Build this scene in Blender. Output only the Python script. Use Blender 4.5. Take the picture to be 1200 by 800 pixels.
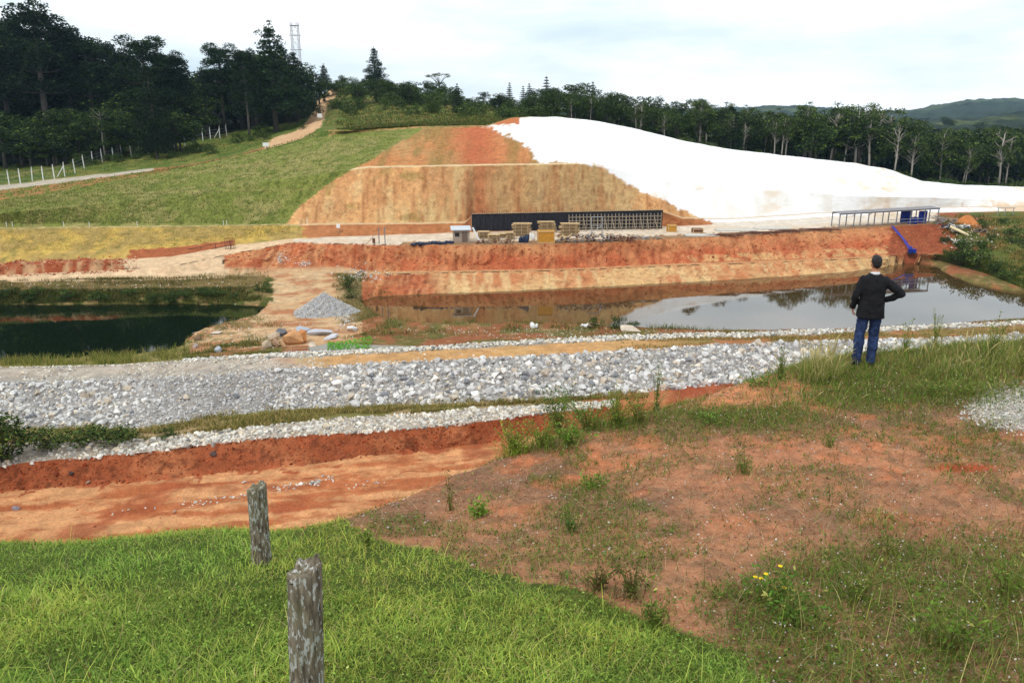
import bpy, bmesh, math, random
import numpy as np
from mathutils import Vector, Matrix, Euler

for o in list(bpy.data.objects): bpy.data.objects.remove(o)
random.seed(7); RNG = np.random.default_rng(7)
scene = bpy.context.scene
COL = scene.collection
R = math.radians

# ------------------------------------------------ camera
CAMZ = 18.0; F = 933.0; PITCH = math.atan(270.0/F)
cam = bpy.data.cameras.new('camera'); cam.sensor_width = 36; cam.lens = F/1200*36
cam.clip_start = 0.1; cam.clip_end = 9000
camo = bpy.data.objects.new('camera', cam); COL.objects.link(camo)
camo.location = (0, 0, CAMZ); camo.rotation_euler = (math.pi/2-PITCH, 0, 0)
scene.camera = camo

# ------------------------------------------------ sky, sun, exposure
SUN_EL, SUN_AZ = R(52), R(215)      # azimuth measured from +Y clockwise: behind the viewer and to the left
w = bpy.data.worlds.new('World'); scene.world = w; w.use_nodes = True
nt = w.node_tree; nt.nodes.clear()
def wn(t, **k):
    n = nt.nodes.new(t)
    for a, b in k.items(): setattr(n, a, b)
    return n
out = wn('ShaderNodeOutputWorld'); bg = wn('ShaderNodeBackground'); bg.inputs[1].default_value = 0.1
sky = wn('ShaderNodeTexSky', sky_type='NISHITA'); sky.sun_disc = False
sky.sun_elevation = SUN_EL; sky.sun_rotation = SUN_AZ; sky.air_density = 1.0; sky.dust_density = 2.0
tc = wn('ShaderNodeTexCoord'); mp = wn('ShaderNodeMapping'); mp.inputs['Scale'].default_value = (1.6, 1.6, 6.5)
nz = wn('ShaderNodeTexNoise'); nz.inputs['Scale'].default_value = 1.7; nz.inputs['Detail'].default_value = 7; nz.inputs['Roughness'].default_value = .55
mp.inputs['Location'].default_value = (0.4, 0.3, 0.2)
ramp = wn('ShaderNodeValToRGB')
ramp.color_ramp.elements[0].position = .36; ramp.color_ramp.elements[0].color = (.88, .88, .88, 1)
ramp.color_ramp.elements[1].position = .60; ramp.color_ramp.elements[1].color = (1, 1, 1, 1)
ramp2 = wn('ShaderNodeValToRGB')
ramp2.color_ramp.elements[0].position = .30; ramp2.color_ramp.elements[0].color = (6.0, 7.4, 8.1, 1)
ramp2.color_ramp.elements[1].position = .62; ramp2.color_ramp.elements[1].color = (10.4, 10.6, 10.7, 1)
mix = wn('ShaderNodeMixRGB')
L = nt.links.new
L(tc.outputs['Generated'], mp.inputs[0]); L(mp.outputs[0], nz.inputs['Vector'])
L(nz.outputs[0], ramp.inputs[0]); L(nz.outputs[0], ramp2.inputs[0])
L(ramp.outputs[0], mix.inputs[0]); L(sky.outputs[0], mix.inputs[1]); L(ramp2.outputs[0], mix.inputs[2])
L(mix.outputs[0], bg.inputs[0]); L(bg.outputs[0], out.inputs[0])
sl = bpy.data.lights.new('sun', 'SUN'); sl.energy = 1.5; sl.angle = R(12); sl.color = (1, .965, .91)
so = bpy.data.objects.new('sun', sl); COL.objects.link(so)
sd_ = Vector((math.sin(SUN_AZ)*math.cos(SUN_EL), math.cos(SUN_AZ)*math.cos(SUN_EL), math.sin(SUN_EL)))
so.rotation_euler = sd_.to_track_quat('Z', 'Y').to_euler(); so.location = (0, -30, 90)
scene.view_settings.view_transform = 'Standard'; scene.view_settings.look = 'None'
scene.view_settings.exposure = 0.38; scene.view_settings.gamma = 1
scene.view_settings.use_curve_mapping = False

# ------------------------------------------------ pixel <-> world
cp, sp = math.cos(PITCH), math.sin(PITCH)
def ratio(py):                                   # forward distance per metre of drop below the camera
    cy = (400-np.asarray(py, float))/F
    return (cp+cy*sp)/(sp-cy*cp)
def at_dist(px, py, dist):
    px = np.asarray(px, float); py = np.asarray(py, float)
    cx = (px-600)/F; cy = (400-py)/F
    k = dist/(cp+cy*sp)
    return np.stack(np.broadcast_arrays(cx*k, dist*np.ones_like(k), CAMZ+(-sp+cy*cp)*k), -1)
def at_z(px, py, z):
    return at_dist(px, py, (CAMZ-z)*ratio(py))
def proj(x, y, z):
    dz = z-CAMZ
    d = y*cp-dz*sp
    d = np.maximum(d, .05)
    return 600+F*x/d, 400-F*(y*sp+dz*cp)/d
def lin(c):
    c = np.asarray(c, float)/255
    return np.where(c <= .04045, c/12.92, ((c+.055)/1.055)**2.4)
ALB = .80
def C(r, g, b): return lin((r, g, b))*ALB

# ------------------------------------------------ noise
def _h(ix, iy, s):
    n = (ix.astype(np.int64)*374761393+iy.astype(np.int64)*668265263+s*1442695041) & 0xffffffff
    n = ((n ^ (n >> 13))*1274126177) & 0xffffffff
    n = n ^ (n >> 16)
    return (n & 0xffff)/65535.0
def vnoise(x, y, s=0):
    ix = np.floor(x); iy = np.floor(y); fx = x-ix; fy = y-iy
    ix = ix.astype(np.int64); iy = iy.astype(np.int64)
    u = fx*fx*(3-2*fx); v = fy*fy*(3-2*fy)
    a = _h(ix, iy, s); b = _h(ix+1, iy, s); c = _h(ix, iy+1, s); d = _h(ix+1, iy+1, s)
    return a+(b-a)*u+(c-a)*v+(a-b-c+d)*u*v
def fbm(x, y, o=4, s=0):
    x = np.asarray(x, float); y = np.asarray(y, float)
    t = 0; a = .5; n = 0
    for i in range(o):
        t = t+a*vnoise(x*2**i+17.3*i, y*2**i-9.1*i, s+i); n += a; a *= .5
    return t/n                                      # 0..1, mean .5
def sstep(a, b, x):
    t = np.clip((x-a)/(b-a), 0, 1); return t*t*(3-2*t)
def inpoly(x, y, poly):
    r = np.zeros(np.shape(x), bool); n = len(poly)
    for i in range(n):
        x1, y1 = poly[i]; x2, y2 = poly[(i+1) % n]
        if y1 == y2: continue
        c = ((y1 > y) != (y2 > y)) & (x < (x2-x1)*(y-y1)/(y2-y1)+x1)
        r ^= c
    return r
def sdpoly(x, y, poly):                             # negative inside
    d = np.full(np.shape(x), 1e9); n = len(poly)
    for i in range(n):
        ax, ay = poly[i]; bx, by = poly[(i+1) % n]
        ex, ey = bx-ax, by-ay
        t = np.clip(((x-ax)*ex+(y-ay)*ey)/(ex*ex+ey*ey+1e-9), 0, 1)
        d = np.minimum(d, np.hypot(x-ax-t*ex, y-ay-t*ey))
    return np.where(inpoly(x, y, poly), -d, d)

# ------------------------------------------------ objects, tags, mesh helpers
def tag(o, label=None, cat=None, group=None, kind=None):
    if label: o['label'] = label
    if cat: o['category'] = cat
    if group: o['group'] = group
    if kind: o['kind'] = kind
    return o
def empty(name, loc=(0, 0, 0), rz=0):
    o = bpy.data.objects.new(name, None); COL.objects.link(o)
    o.empty_display_size = .3; o.location = loc; o.rotation_euler = (0, 0, rz); return o
def mesh_np(name, V, faces, mat=None, parent=None, col=None, smooth=False, loc=None, link=True):
    """faces: (n,3) or (n,4) array, or a list of such arrays."""
    me = bpy.data.meshes.new(name)
    fl = faces if isinstance(faces, list) else [faces]
    fl = [np.asarray(f, np.int32) for f in fl if len(f)]
    V = np.asarray(V, np.float32)
    me.vertices.add(len(V)); me.vertices.foreach_set('co', V.ravel())
    li = np.concatenate([f.ravel() for f in fl]); tot = np.concatenate([np.full(len(f), f.shape[1], np.int32) for f in fl])
    st = np.concatenate([[0], np.cumsum(tot)[:-1]]).astype(np.int32)
    me.loops.add(len(li)); me.loops.foreach_set('vertex_index', li)
    me.polygons.add(len(tot)); me.polygons.foreach_set('loop_start', st)
    try: me.polygons.foreach_set('loop_total', tot)
    except Exception: pass
    me.update(calc_edges=True); me.validate()
    me.polygons.foreach_set('use_smooth', np.full(len(me.polygons), bool(smooth)))
    if col is not None:
        a = me.color_attributes.new('Col', 'FLOAT_COLOR', 'POINT')
        c = np.ones((len(V), 4), np.float32); c[:, :col.shape[1]] = col
        a.data.foreach_set('color', c.ravel())
    if mat: me.materials.append(mat)
    if not link: return me
    o = bpy.data.objects.new(name, me); COL.objects.link(o)
    if parent: o.parent = parent
    if loc is not None: o.location = loc
    return o
def link_mesh(name, me, parent=None, loc=(0, 0, 0)):
    o = bpy.data.objects.new(name, me); COL.objects.link(o); o.location = loc
    if parent: o.parent = parent
    return o
def copy_tree(o, parent=None):
    c = o.copy(); COL.objects.link(c)
    if parent: c.parent = parent
    for ch in list(o.children): copy_tree(ch, c)
    return c

class MB:
    def __init__(s): s.V = []; s.Fs = []
    def add(s, vs, fs):
        b = len(s.V); s.V += [tuple(v) for v in vs]; s.Fs += [tuple(b+i for i in f) for f in fs]; return s
    def box(s, c, size, rot=(0, 0, 0), taper=1.0):
        m = Euler(rot).to_matrix(); c = Vector(c); h = Vector(size)/2; vs = []
        for z in (-1, 1):
            t = taper if z > 0 else 1
            for x, y in ((-1, -1), (1, -1), (1, 1), (-1, 1)): vs.append(c+m@Vector((x*h.x*t, y*h.y*t, z*h.z)))
        return s.add(vs, [(3, 2, 1, 0), (4, 5, 6, 7), (0, 1, 5, 4), (1, 2, 6, 5), (2, 3, 7, 6), (3, 0, 4, 7)])
    def tube(s, pts, rad, n=8, caps=True):
        pts = [Vector(p) for p in pts]
        if not hasattr(rad, '__len__'): rad = [rad]*len(pts)
        rings = []; up = Vector((0, 0, 1)); vs = []
        for i, p in enumerate(pts):
            d = (pts[min(i+1, len(pts)-1)]-pts[max(i-1, 0)]).normalized()
            a = d.cross(up if abs(d.z) < .95 else Vector((1, 0, 0))).normalized(); b = d.cross(a)
            for k in range(n):
                t = 2*math.pi*k/n; vs.append(p+(a*math.cos(t)+b*math.sin(t))*rad[i])
        fs = [(i*n+k, i*n+(k+1) % n, (i+1)*n+(k+1) % n, (i+1)*n+k) for i in range(len(pts)-1) for k in range(n)]
        if caps: fs += [tuple(range(n))[::-1], tuple((len(pts)-1)*n+k for k in range(n))]
        return s.add(vs, fs)
    def bar(s, a, b, wd, hh=None):
        hh = hh or wd; a = Vector(a); b = Vector(b); d = b-a; q = d.to_track_quat('Z', 'Y').to_matrix()
        vs = []
        for t in (a, b):
            for x, y in ((-1, -1), (1, -1), (1, 1), (-1, 1)): vs.append(t+q@Vector((x*wd/2, y*hh/2, 0)))
        return s.add(vs, [(3, 2, 1, 0), (4, 5, 6, 7), (0, 1, 5, 4), (1, 2, 6, 5), (2, 3, 7, 6), (3, 0, 4, 7)])
    def ell(s, c, r, nu=14, nv=9, rot=(0, 0, 0)):
        m = Euler(rot).to_matrix(); c = Vector(c); vs = [c+m@Vector((0, 0, r[2]))]
        for j in range(1, nv):
            t = math.pi*j/nv
            for i in range(nu):
                u = 2*math.pi*i/nu; vs.append(c+m@Vector((r[0]*math.sin(t)*math.cos(u), r[1]*math.sin(t)*math.sin(u), r[2]*math.cos(t))))
        vs.append(c+m@Vector((0, 0, -r[2]))); fs = []
        for i in range(nu): fs.append((0, 1+i, 1+(i+1) % nu))
        for j in range(nv-2):
            for i in range(nu): fs.append((1+j*nu+i, 1+(j+1)*nu+i, 1+(j+1)*nu+(i+1) % nu, 1+j*nu+(i+1) % nu))
        e = len(vs)-1
        for i in range(nu): fs.append((e, 1+(nv-2)*nu+(i+1) % nu, 1+(nv-2)*nu+i))
        return s.add(vs, fs)
    def build(s, name, mat, parent=None, smooth=False, bevel=0, loc=None):
        me = bpy.data.meshes.new(name); me.from_pydata([tuple(v) for v in s.V], [], s.Fs)
        if mat: me.materials.append(mat)
        bm = bmesh.new(); bm.from_mesh(me); bmesh.ops.recalc_face_normals(bm, faces=bm.faces); bm.to_mesh(me); bm.free()
        if smooth: me.polygons.foreach_set('use_smooth', np.ones(len(me.polygons), bool))
        o = bpy.data.objects.new(name, me); COL.objects.link(o)
        if parent: o.parent = parent
        if loc is not None: o.location = loc
        if bevel:
            b = o.modifiers.new('bevel', 'BEVEL'); b.width = bevel; b.segments = 2; b.limit_method = 'ANGLE'
        return o

# ------------------------------------------------ materials
def new_mat(name):
    m = bpy.data.materials.new(name); m.use_nodes = True
    t = m.node_tree; p = t.nodes['Principled BSDF']; p.inputs['Specular IOR Level'].default_value = .25
    return m, t, p
def mat(name, col, rough=.85, metal=0, var=.25, scale=6, bump=.3, bscale=None, stretch=(1, 1, 1), col2=None, emis=None, spec=.25):
    """noise-varied paint/wood/stone; col in linear albedo"""
    m, t, p = new_mat(name); N = t.nodes.new; L = t.links.new
    p.inputs['Roughness'].default_value = rough; p.inputs['Metallic'].default_value = metal; p.inputs['Specular IOR Level'].default_value = spec
    tc = N('ShaderNodeTexCoord'); mp = N('ShaderNodeMapping'); mp.inputs['Scale'].default_value = stretch
    n = N('ShaderNodeTexNoise'); n.inputs['Scale'].default_value = scale; n.inputs['Detail'].default_value = 8; n.inputs['Roughness'].default_value = .65
    r = N('ShaderNodeValToRGB'); c = np.asarray(col, float)
    a = c*(1-var) if col2 is None else np.asarray(col2, float)
    b = np.minimum(c*(1+var), .95) if col2 is None else c
    r.color_ramp.elements[0].position = .35; r.color_ramp.elements[0].color = (*a, 1)
    r.color_ramp.elements[1].position = .65; r.color_ramp.elements[1].color = (*b, 1)
    L(tc.outputs['Object'], mp.inputs[0]); L(mp.outputs[0], n.inputs['Vector']); L(n.outputs[0], r.inputs[0]); L(r.outputs[0], p.inputs['Base Color'])
    if bump:
        bn = N('ShaderNodeBump'); bn.inputs['Strength'].default_value = bump; bn.inputs['Distance'].default_value = .02
        n2 = N('ShaderNodeTexNoise'); n2.inputs['Scale'].default_value = bscale or scale*4; n2.inputs['Detail'].default_value = 6
        L(mp.outputs[0], n2.inputs['Vector']); L(n2.outputs[0], bn.inputs['Height']); L(bn.outputs[0], p.inputs['Normal'])
    return m
def attr_mat(name, fine=(3.0, 14.0), amp=.35, bump=.5, bdist=.08, pebble=None, rough=.95):
    """albedo from the Col attribute (soil, stone or leaf colour), broken up by fine noise"""
    m, t, p = new_mat(name); N = t.nodes.new; L = t.links.new
    p.inputs['Roughness'].default_value = rough; p.inputs['Specular IOR Level'].default_value = .12
    a = N('ShaderNodeAttribute'); a.attribute_name = 'Col'; g = N('ShaderNodeTexCoord')
    n1 = N('ShaderNodeTexNoise'); n1.inputs['Scale'].default_value = fine[0]; n1.inputs['Detail'].default_value = 10; n1.inputs['Roughness'].default_value = .72
    n2 = N('ShaderNodeTexNoise'); n2.inputs['Scale'].default_value = fine[1]; n2.inputs['Detail'].default_value = 5; n2.inputs['Roughness'].default_value = .7
    L(g.outputs['Object'], n1.inputs['Vector']); L(g.outputs['Object'], n2.inputs['Vector'])
    mr = N('ShaderNodeMapRange'); mr.inputs[1].default_value = .3; mr.inputs[2].default_value = .7; mr.inputs[3].default_value = 1-amp; mr.inputs[4].default_value = 1+amp*.8
    mr2 = N('ShaderNodeMapRange'); mr2.inputs[1].default_value = .3; mr2.inputs[2].default_value = .7; mr2.inputs[3].default_value = 1-amp*.7; mr2.inputs[4].default_value = 1+amp*.6
    L(n1.outputs[0], mr.inputs[0]); L(n2.outputs[0], mr2.inputs[0])
    mu = N('ShaderNodeMath'); mu.operation = 'MULTIPLY'; L(mr.outputs[0], mu.inputs[0]); L(mr2.outputs[0], mu.inputs[1])
    # alpha of the attribute scales how strong the break-up is (clean white sheeting has little)
    mx = N('ShaderNodeMix'); mx.data_type = 'FLOAT'; mx.inputs[2].default_value = 1; L(a.outputs['Alpha'], mx.inputs[0]); L(mu.outputs[0], mx.inputs[3])
    vm = N('ShaderNodeVectorMath'); vm.operation = 'SCALE'; L(a.outputs['Color'], vm.inputs[0]); L(mx.outputs[0], vm.inputs['Scale'])
    src = vm.outputs[0]
    if pebble:
        v = N('ShaderNodeTexVoronoi'); v.inputs['Scale'].default_value = pebble; L(g.outputs['Object'], v.inputs['Vector'])
        sx = N('ShaderNodeSeparateColor'); L(v.outputs['Color'], sx.inputs[0])
        g1 = N('ShaderNodeMath'); g1.operation = 'GREATER_THAN'; g1.inputs[1].default_value = .90; L(sx.outputs[0], g1.inputs[0])
        g2 = N('ShaderNodeMath'); g2.operation = 'LESS_THAN'; g2.inputs[1].default_value = .30; L(v.outputs['Distance'], g2.inputs[0])
        g3 = N('ShaderNodeMath'); g3.operation = 'MULTIPLY'; L(g1.outputs[0], g3.inputs[0]); L(g2.outputs[0], g3.inputs[1]); g4 = N('ShaderNodeMath'); g4.operation = 'MULTIPLY'; L(g3.outputs[0], g4.inputs[0]); L(a.outputs['Alpha'], g4.inputs[1]); g3 = g4
        mc = N('ShaderNodeMixRGB'); mc.inputs[2].default_value = (.46, .36, .30, 1); L(g3.outputs[0], mc.inputs[0]); L(src, mc.inputs[1]); src = mc.outputs[0]
    L(src, p.inputs['Base Color'])
    b = N('ShaderNodeBump'); b.inputs['Strength'].default_value = bump; b.inputs['Distance'].default_value = bdist
    ad = N('ShaderNodeMath'); ad.operation = 'ADD'; L(n1.outputs[0], ad.inputs[0]); L(n2.outputs[0], ad.inputs[1])
    L(ad.outputs[0], b.inputs['Height']); L(b.outputs[0], p.inputs['Normal'])
    return m
def leaf_mat(name, tint=(1, 1, 1), trans=.25, vary=.25, rough=.7, spec=.1):
    m, t, p = new_mat(name); N = t.nodes.new; L = t.links.new
    p.inputs['Roughness'].default_value = rough; p.inputs['Specular IOR Level'].default_value = spec
    a = N('ShaderNodeAttribute'); a.attribute_name = 'Col'; oi = N('ShaderNodeObjectInfo')
    mr = N('ShaderNodeMapRange'); mr.inputs[3].default_value = 1-vary; mr.inputs[4].default_value = 1+vary; L(oi.outputs['Random'], mr.inputs[0])
    vm = N('ShaderNodeVectorMath'); vm.operation = 'MULTIPLY'; vm.inputs[1].default_value = tint; L(a.outputs['Color'], vm.inputs[0])
    vs = N('ShaderNodeVectorMath'); vs.operation = 'SCALE'; L(vm.outputs[0], vs.inputs[0]); L(mr.outputs[0], vs.inputs['Scale'])
    L(vs.outputs[0], p.inputs['Base Color'])
    tr = N('ShaderNodeBsdfTranslucent'); L(vs.outputs[0], tr.inputs[0]); ms = N('ShaderNodeMixShader'); ms.inputs[0].default_value = trans
    L(p.outputs[0], ms.inputs[1]); L(tr.outputs[0], ms.inputs[2]); L(ms.outputs[0], t.nodes['Material Output'].inputs[0])
    return m
M_ground = attr_mat('soil', (1.3, 9.0), .34, .8, .12)
M_plateau = attr_mat('gritty_soil', (6.0, 45.0), .38, .7, .02, pebble=70)
M_rock = attr_mat('broken_stone', (4.0, 22.0), .22, .5, .03)
M_grass = leaf_mat('grass_blades', trans=.35, vary=0)
M_leaf = leaf_mat('tree_leaves', trans=.12, vary=.25)
M_bark = mat('bark', (.085, .072, .06), .9, scale=3, stretch=(1, 1, .3), bump=.5, var=.35)
M_pale = mat('pale_bark', (.34, .30, .26), .9, scale=2, stretch=(1, 1, .3), bump=.4, var=.35)
# ================================================ TERRAIN: a loft of ground lines running across the valley
XS = lambda *a: np.array(a, float)
def drop_row(*p): a = np.array(p, float); return ('drop', a)
def dist_row(*p): a = np.array(p, float); return ('dist', a)
ROWS = [
 drop_row((-500,760,17.2),(1700,760,17.2)),                                                           # 0 A
 drop_row((-500,690,17),(0,660,17),(400,625,17),(800,585,17),(1700,560,17)),                            # 1 B
 drop_row((-500,605,17),(0,578,17),(200,562,17),(400,541,17),(550,522,17),(700,502,17),(900,484,17),(1700,474,17)),  # 2 C foot of the red cut
 drop_row((-500,565,16),(0,546,16),(150,531,16),(300,514,16),(400,508,16),(550,496,16),(640,483,16),(700,477,16),(760,471,16),(900,462,16),(1700,456,16)), # 3 D
 drop_row((-500,540,15.9),(0,521,15.9),(180,514,15.9),(300,500,15.9),(400,490,15.9),(640,474,15.9),(700,470,15.9),(760,466,15.9),(900,458,15.9),(1700,452,15.9)), # 4 E
 drop_row((-500,515,15.8),(0,502,15.8),(170,500,15.8),(267,486,15.8),(333,479,15.8),(400,477,15.8),(467,473,15.8),(640,468,15.8),(733,461,15.8),(800,455,15.8),(900,445,15.8),(1000,440,15.8),(1700,432,15.8)), # 5 F riprap foot
 drop_row((-500,456,14.4),(0,450,14.4),(130,446,14.4),(267,439,14.4),(400,428,14.4),(533,422,14.4),(667,415,14.4),(800,407,14.4),(900,402,14.4),(1000,399,14.4),(1100,396,14.4),(1200,391,14.4),(1700,377,14.4)), # 6 G crest
 drop_row((-500,436,14.4),(0,432,14.4),(133,429,14.4),(233,423,14.4),(330,419,14.4),(400,416,14.4),(533,409,14.4),(667,402,14.4),(733,399,14.4),(800,397,14.4),(900,394,14.4),(1000,390,14.4),(1100,386,14.4),(1200,381,14.4),(1700,362,14.4)), # 7 H
 drop_row((-500,434,14.6),(0,430,14.6),(133,427,14.6),(233,421,14.6),(330,416,14.6),(400,412.5,14.6),(533,405,14.6),(667,397.5,14.6),(733,394.5,14.6),(800,392.5,14.6),(900,390,14.6),(1000,386,14.6),(1100,382,14.6),(1200,377,14.6),(1700,358,14.6)), # 8 I
 drop_row((-500,431,17.3),(0,429,17.3),(150,426,17.3),(240,418,17.3),(300,413,17.3),(400,411,17.3),(500,409,17.3),(600,402,17.3),(700,394,17.3),(800,391.5,17.3),(900,389.8,17.3),(1000,387.5,17.4),(1100,384,17.5),(1200,378,17.6),(1700,360,17.6)), # 9 J
 drop_row((-500,428,17.95),(0,426,17.95),(60,423,17.95),(150,418,17.9),(200,412,17.8),(240,405,17.6),(300,400,17.5),(400,394,17.5),(440,386,17.8),(500,382,17.95),(560,381,17.95),(700,383,17.95),(800,387,17.95),(900,388,17.95),(1000,386.5,17.95),(1100,382.5,17.95),(1200,376,17.95),(1700,358,17.95)), # 10 K near shore
 drop_row((-500,357,18),(300,357,18),(312,355,17.6),(418,350,17.5),(440,347,18),(520,344,18),(600,341,18),(700,336,18),(800,331,18),(900,325,18),(1000,318,18),(1045,311,18),(1070,308,18),(1100,308,18),(1150,322,18),(1200,342,18),(1700,350,18)), # 11 L far shore
 drop_row((-500,330,16.2),(0,330,16.2),(200,327,16.3),(300,324,16.5),(400,322,16.6),(430,322,16.8),(533,319.5,16.9),(667,317,16.9),(800,311,16.9),(900,308,16.9),(1000,303.5,16.9),(1060,299,16.9),(1100,298,16.8),(1150,308,16.8),(1200,325,17),(1700,330,17)), # 12 M
 drop_row((-500,328,16.1),(0,328,16.1),(200,322,16.2),(265,312,16.2),(330,312,16.3),(400,311,16.4),(430,317,16.8),(533,316.5,16.85),(667,314,16.85),(800,308,16.85),(900,305,16.85),(1000,300.5,16.85),(1060,296,16.85),(1100,294,16.7),(1150,303,16.6),(1200,315,16.7),(1700,320,16.7)), # 13 M2
 drop_row((-500,322,15.9),(0,322,15.9),(200,313,15.6),(265,299,15.5),(345,284,14.5),(400,286,14.4),(530,287,14.4),(620,286,14.4),(700,284,14.4),(800,279,14.4),(900,274,14.4),(1000,268,14.4),(1060,264,14.4),(1100,262,14.4),(1150,266,14.5),(1200,270,14.6),(1700,272,14.6)), # 14 N
 drop_row((-500,308,15.7),(0,308,15.7),(140,303,15.6),(200,300,15.3),(280,286,14.7),(350,279,14.5),(400,277,14.5),(530,272,14.4),(700,268,14.4),(800,264,14.4),(900,261,14.4),(980,256,14.4),(1100,251,14.4),(1200,249,14.4),(1700,247,14.4)), # 15 O
 drop_row((-500,268,13),(0,268,13),(350,264,13.3),(545,261.5,13.4),(553,253,13.0),(700,250,12.75),(775,247.5,12.45),(800,256,13.5),(850,257,13.95),(980,248.5,13.75),(1100,243,13.85),(1200,242,13.9),(1700,242,13.9)), # 16 P
 drop_row((-500,266,13),(0,266,13),(350,262,13.3),(545,259.5,13.4),(553,252,12.9),(700,249,12.65),(775,246.5,12.35),(800,254,13.4),(850,255.5,13.9),(980,247.5,13.73),(1100,242,13.83),(1200,241,13.88),(1700,241,13.88)), # 17 Q
 dist_row((-500,255,90),(0,250,93),(200,232,101),(300,215,104),(430,196.5,104),(540,194,103.5),(690,192,104),(760,207,106.5),(800,218,108),(900,222,112),(1000,230,115),(1100,232,120),(1200,235,124),(1700,235,130)), # 18 R
 dist_row((-500,253,90.5),(0,248,93.5),(200,230,101.6),(300,213,104.8),(430,194.8,105.5),(540,192.5,105.2),(690,190.5,105.6),(760,205,107.4),(800,216,108.8),(900,220,113),(1000,228,116),(1100,231,120.6),(1200,234,124.6),(1700,234,130.6)), # 19 R2
 dist_row((-500,245,98),(0,235,101),(100,218,107),(200,200,113),(300,178,119),(400,156,122),(490,150,123),(570,148,124),(600,137.5,125),(650,137,126),(700,142,126),(750,152,127),(800,165,127),(850,174,128),(900,180,129),(1000,191,131),(1040,198,132),(1080,212,132),(1130,217,133),(1200,219,135),(1700,221,138)), # 20 S
 dist_row((-500,232,110),(0,222,110),(180,200,115),(220,195,117),(280,184,119),(320,171,122),(370,154,125),(400,154,121),(490,147,125),(570,146,128),(600,139.5,128),(650,139.5,129),(700,146,130),(800,170,132),(900,186,133),(1000,198,135),(1080,220,138),(1200,228,140),(1700,230,142)), # 21 T
 dist_row((-500,226,114),(0,217,114),(180,197,119),(220,193,121),(280,181,123),(320,168,126),(365,150,129),(400,150,125),(490,144,129),(570,143,132),(600,142,133),(650,142,134),(700,150,136),(800,176,138),(900,192,139),(1000,208,142),(1080,224,145),(1200,230,148),(1700,230,150)), # 22 T2
 dist_row((-500,212,129),(0,205,129),(100,190,134),(200,170,144),(300,160,149),(350,150,149),(392,134,156),(440,128,154),(480,128,154),(570,136,154),(700,150,164),(800,176,169),(900,190,174),(1000,205,179),(1200,222,194),(1700,222,194)), # 23 U
 dist_row((-500,180,165),(0,170,175),(200,150,195),(300,130,205),(375,112,200),(396,100,210),(430,106,205),(520,116,200),(600,128,195),(700,140,205),(800,156,225),(900,165,255),(1000,172,275),(1200,170,335),(1700,170,335)), # 24 V
 dist_row((-500,160,420),(300,150,420),(400,135,380),(700,148,400),(1000,152,560),(1200,150,600),(1700,150,600)), # 25 W
 dist_row((-500,136,2800),(1700,136,2800)), # 26 X
]
NR = len(ROWS)
POND_L = [tuple(at_z(x, y, 0)[:2]) for x, y in ((-500,357),(0,357),(200,356),(290,357),(312,360),(302,371),(272,379),(240,387),(225,397),(212,407),(192,413),(150,418),(60,424),(0,428),(-500,440))]
_bp = [(424,353),(440,347.5)]+[(x, y) for x, y in ((520,344),(600,341),(700,336),(760,333),(850,329),(900,325),(1000,318),(1045,311),(1070,308),(1098,312),(1112,322),(1140,332),(1175,340),(1230,347),(1400,352),(1400,368),(1200,376),(1060,384),(950,388),(850,389),(760,386),(700,383),(640,380),(560,380),(500,381),(460,377),(440,369),(428,360))]
POND_B = [tuple(at_z(x, y, 0)[:2]) for x, y in _bp]
PUD_Z = .72
PUDDLE = [tuple(at_z(x, y, PUD_Z)[:2]) for x, y in ((372,408),(400,402.5),(440,405),(500,407),(555,404),(572,406),(545,410),(500,412.5),(430,414),(385,413))]
LEFTMOUND = None
def base_pt(px, v):
    px = np.asarray(px, float); v = np.clip(np.asarray(v, float), 0, NR-1.0001)
    px, v = np.broadcast_arrays(px, v); P = np.zeros(px.shape+(3,)); i0 = np.floor(v).astype(int); fr = (v-i0)[..., None]
    for i in np.unique(i0):
        m = i0 == i
        def row(k):
            mode, a = ROWS[k]; x = px[m]; y = np.interp(x, a[:, 0], a[:, 1]); q = np.interp(x, a[:, 0], a[:, 2])
            d = q*ratio(y) if mode == 'drop' else q
            return at_dist(x, y, d)
        P[m] = row(i)*(1-fr[m])+row(i+1)*fr[m]
    return P
CUT = {2: .14, 11: .30, 13: .62, 15: .16, 17: .10, 19: .12}
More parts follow.
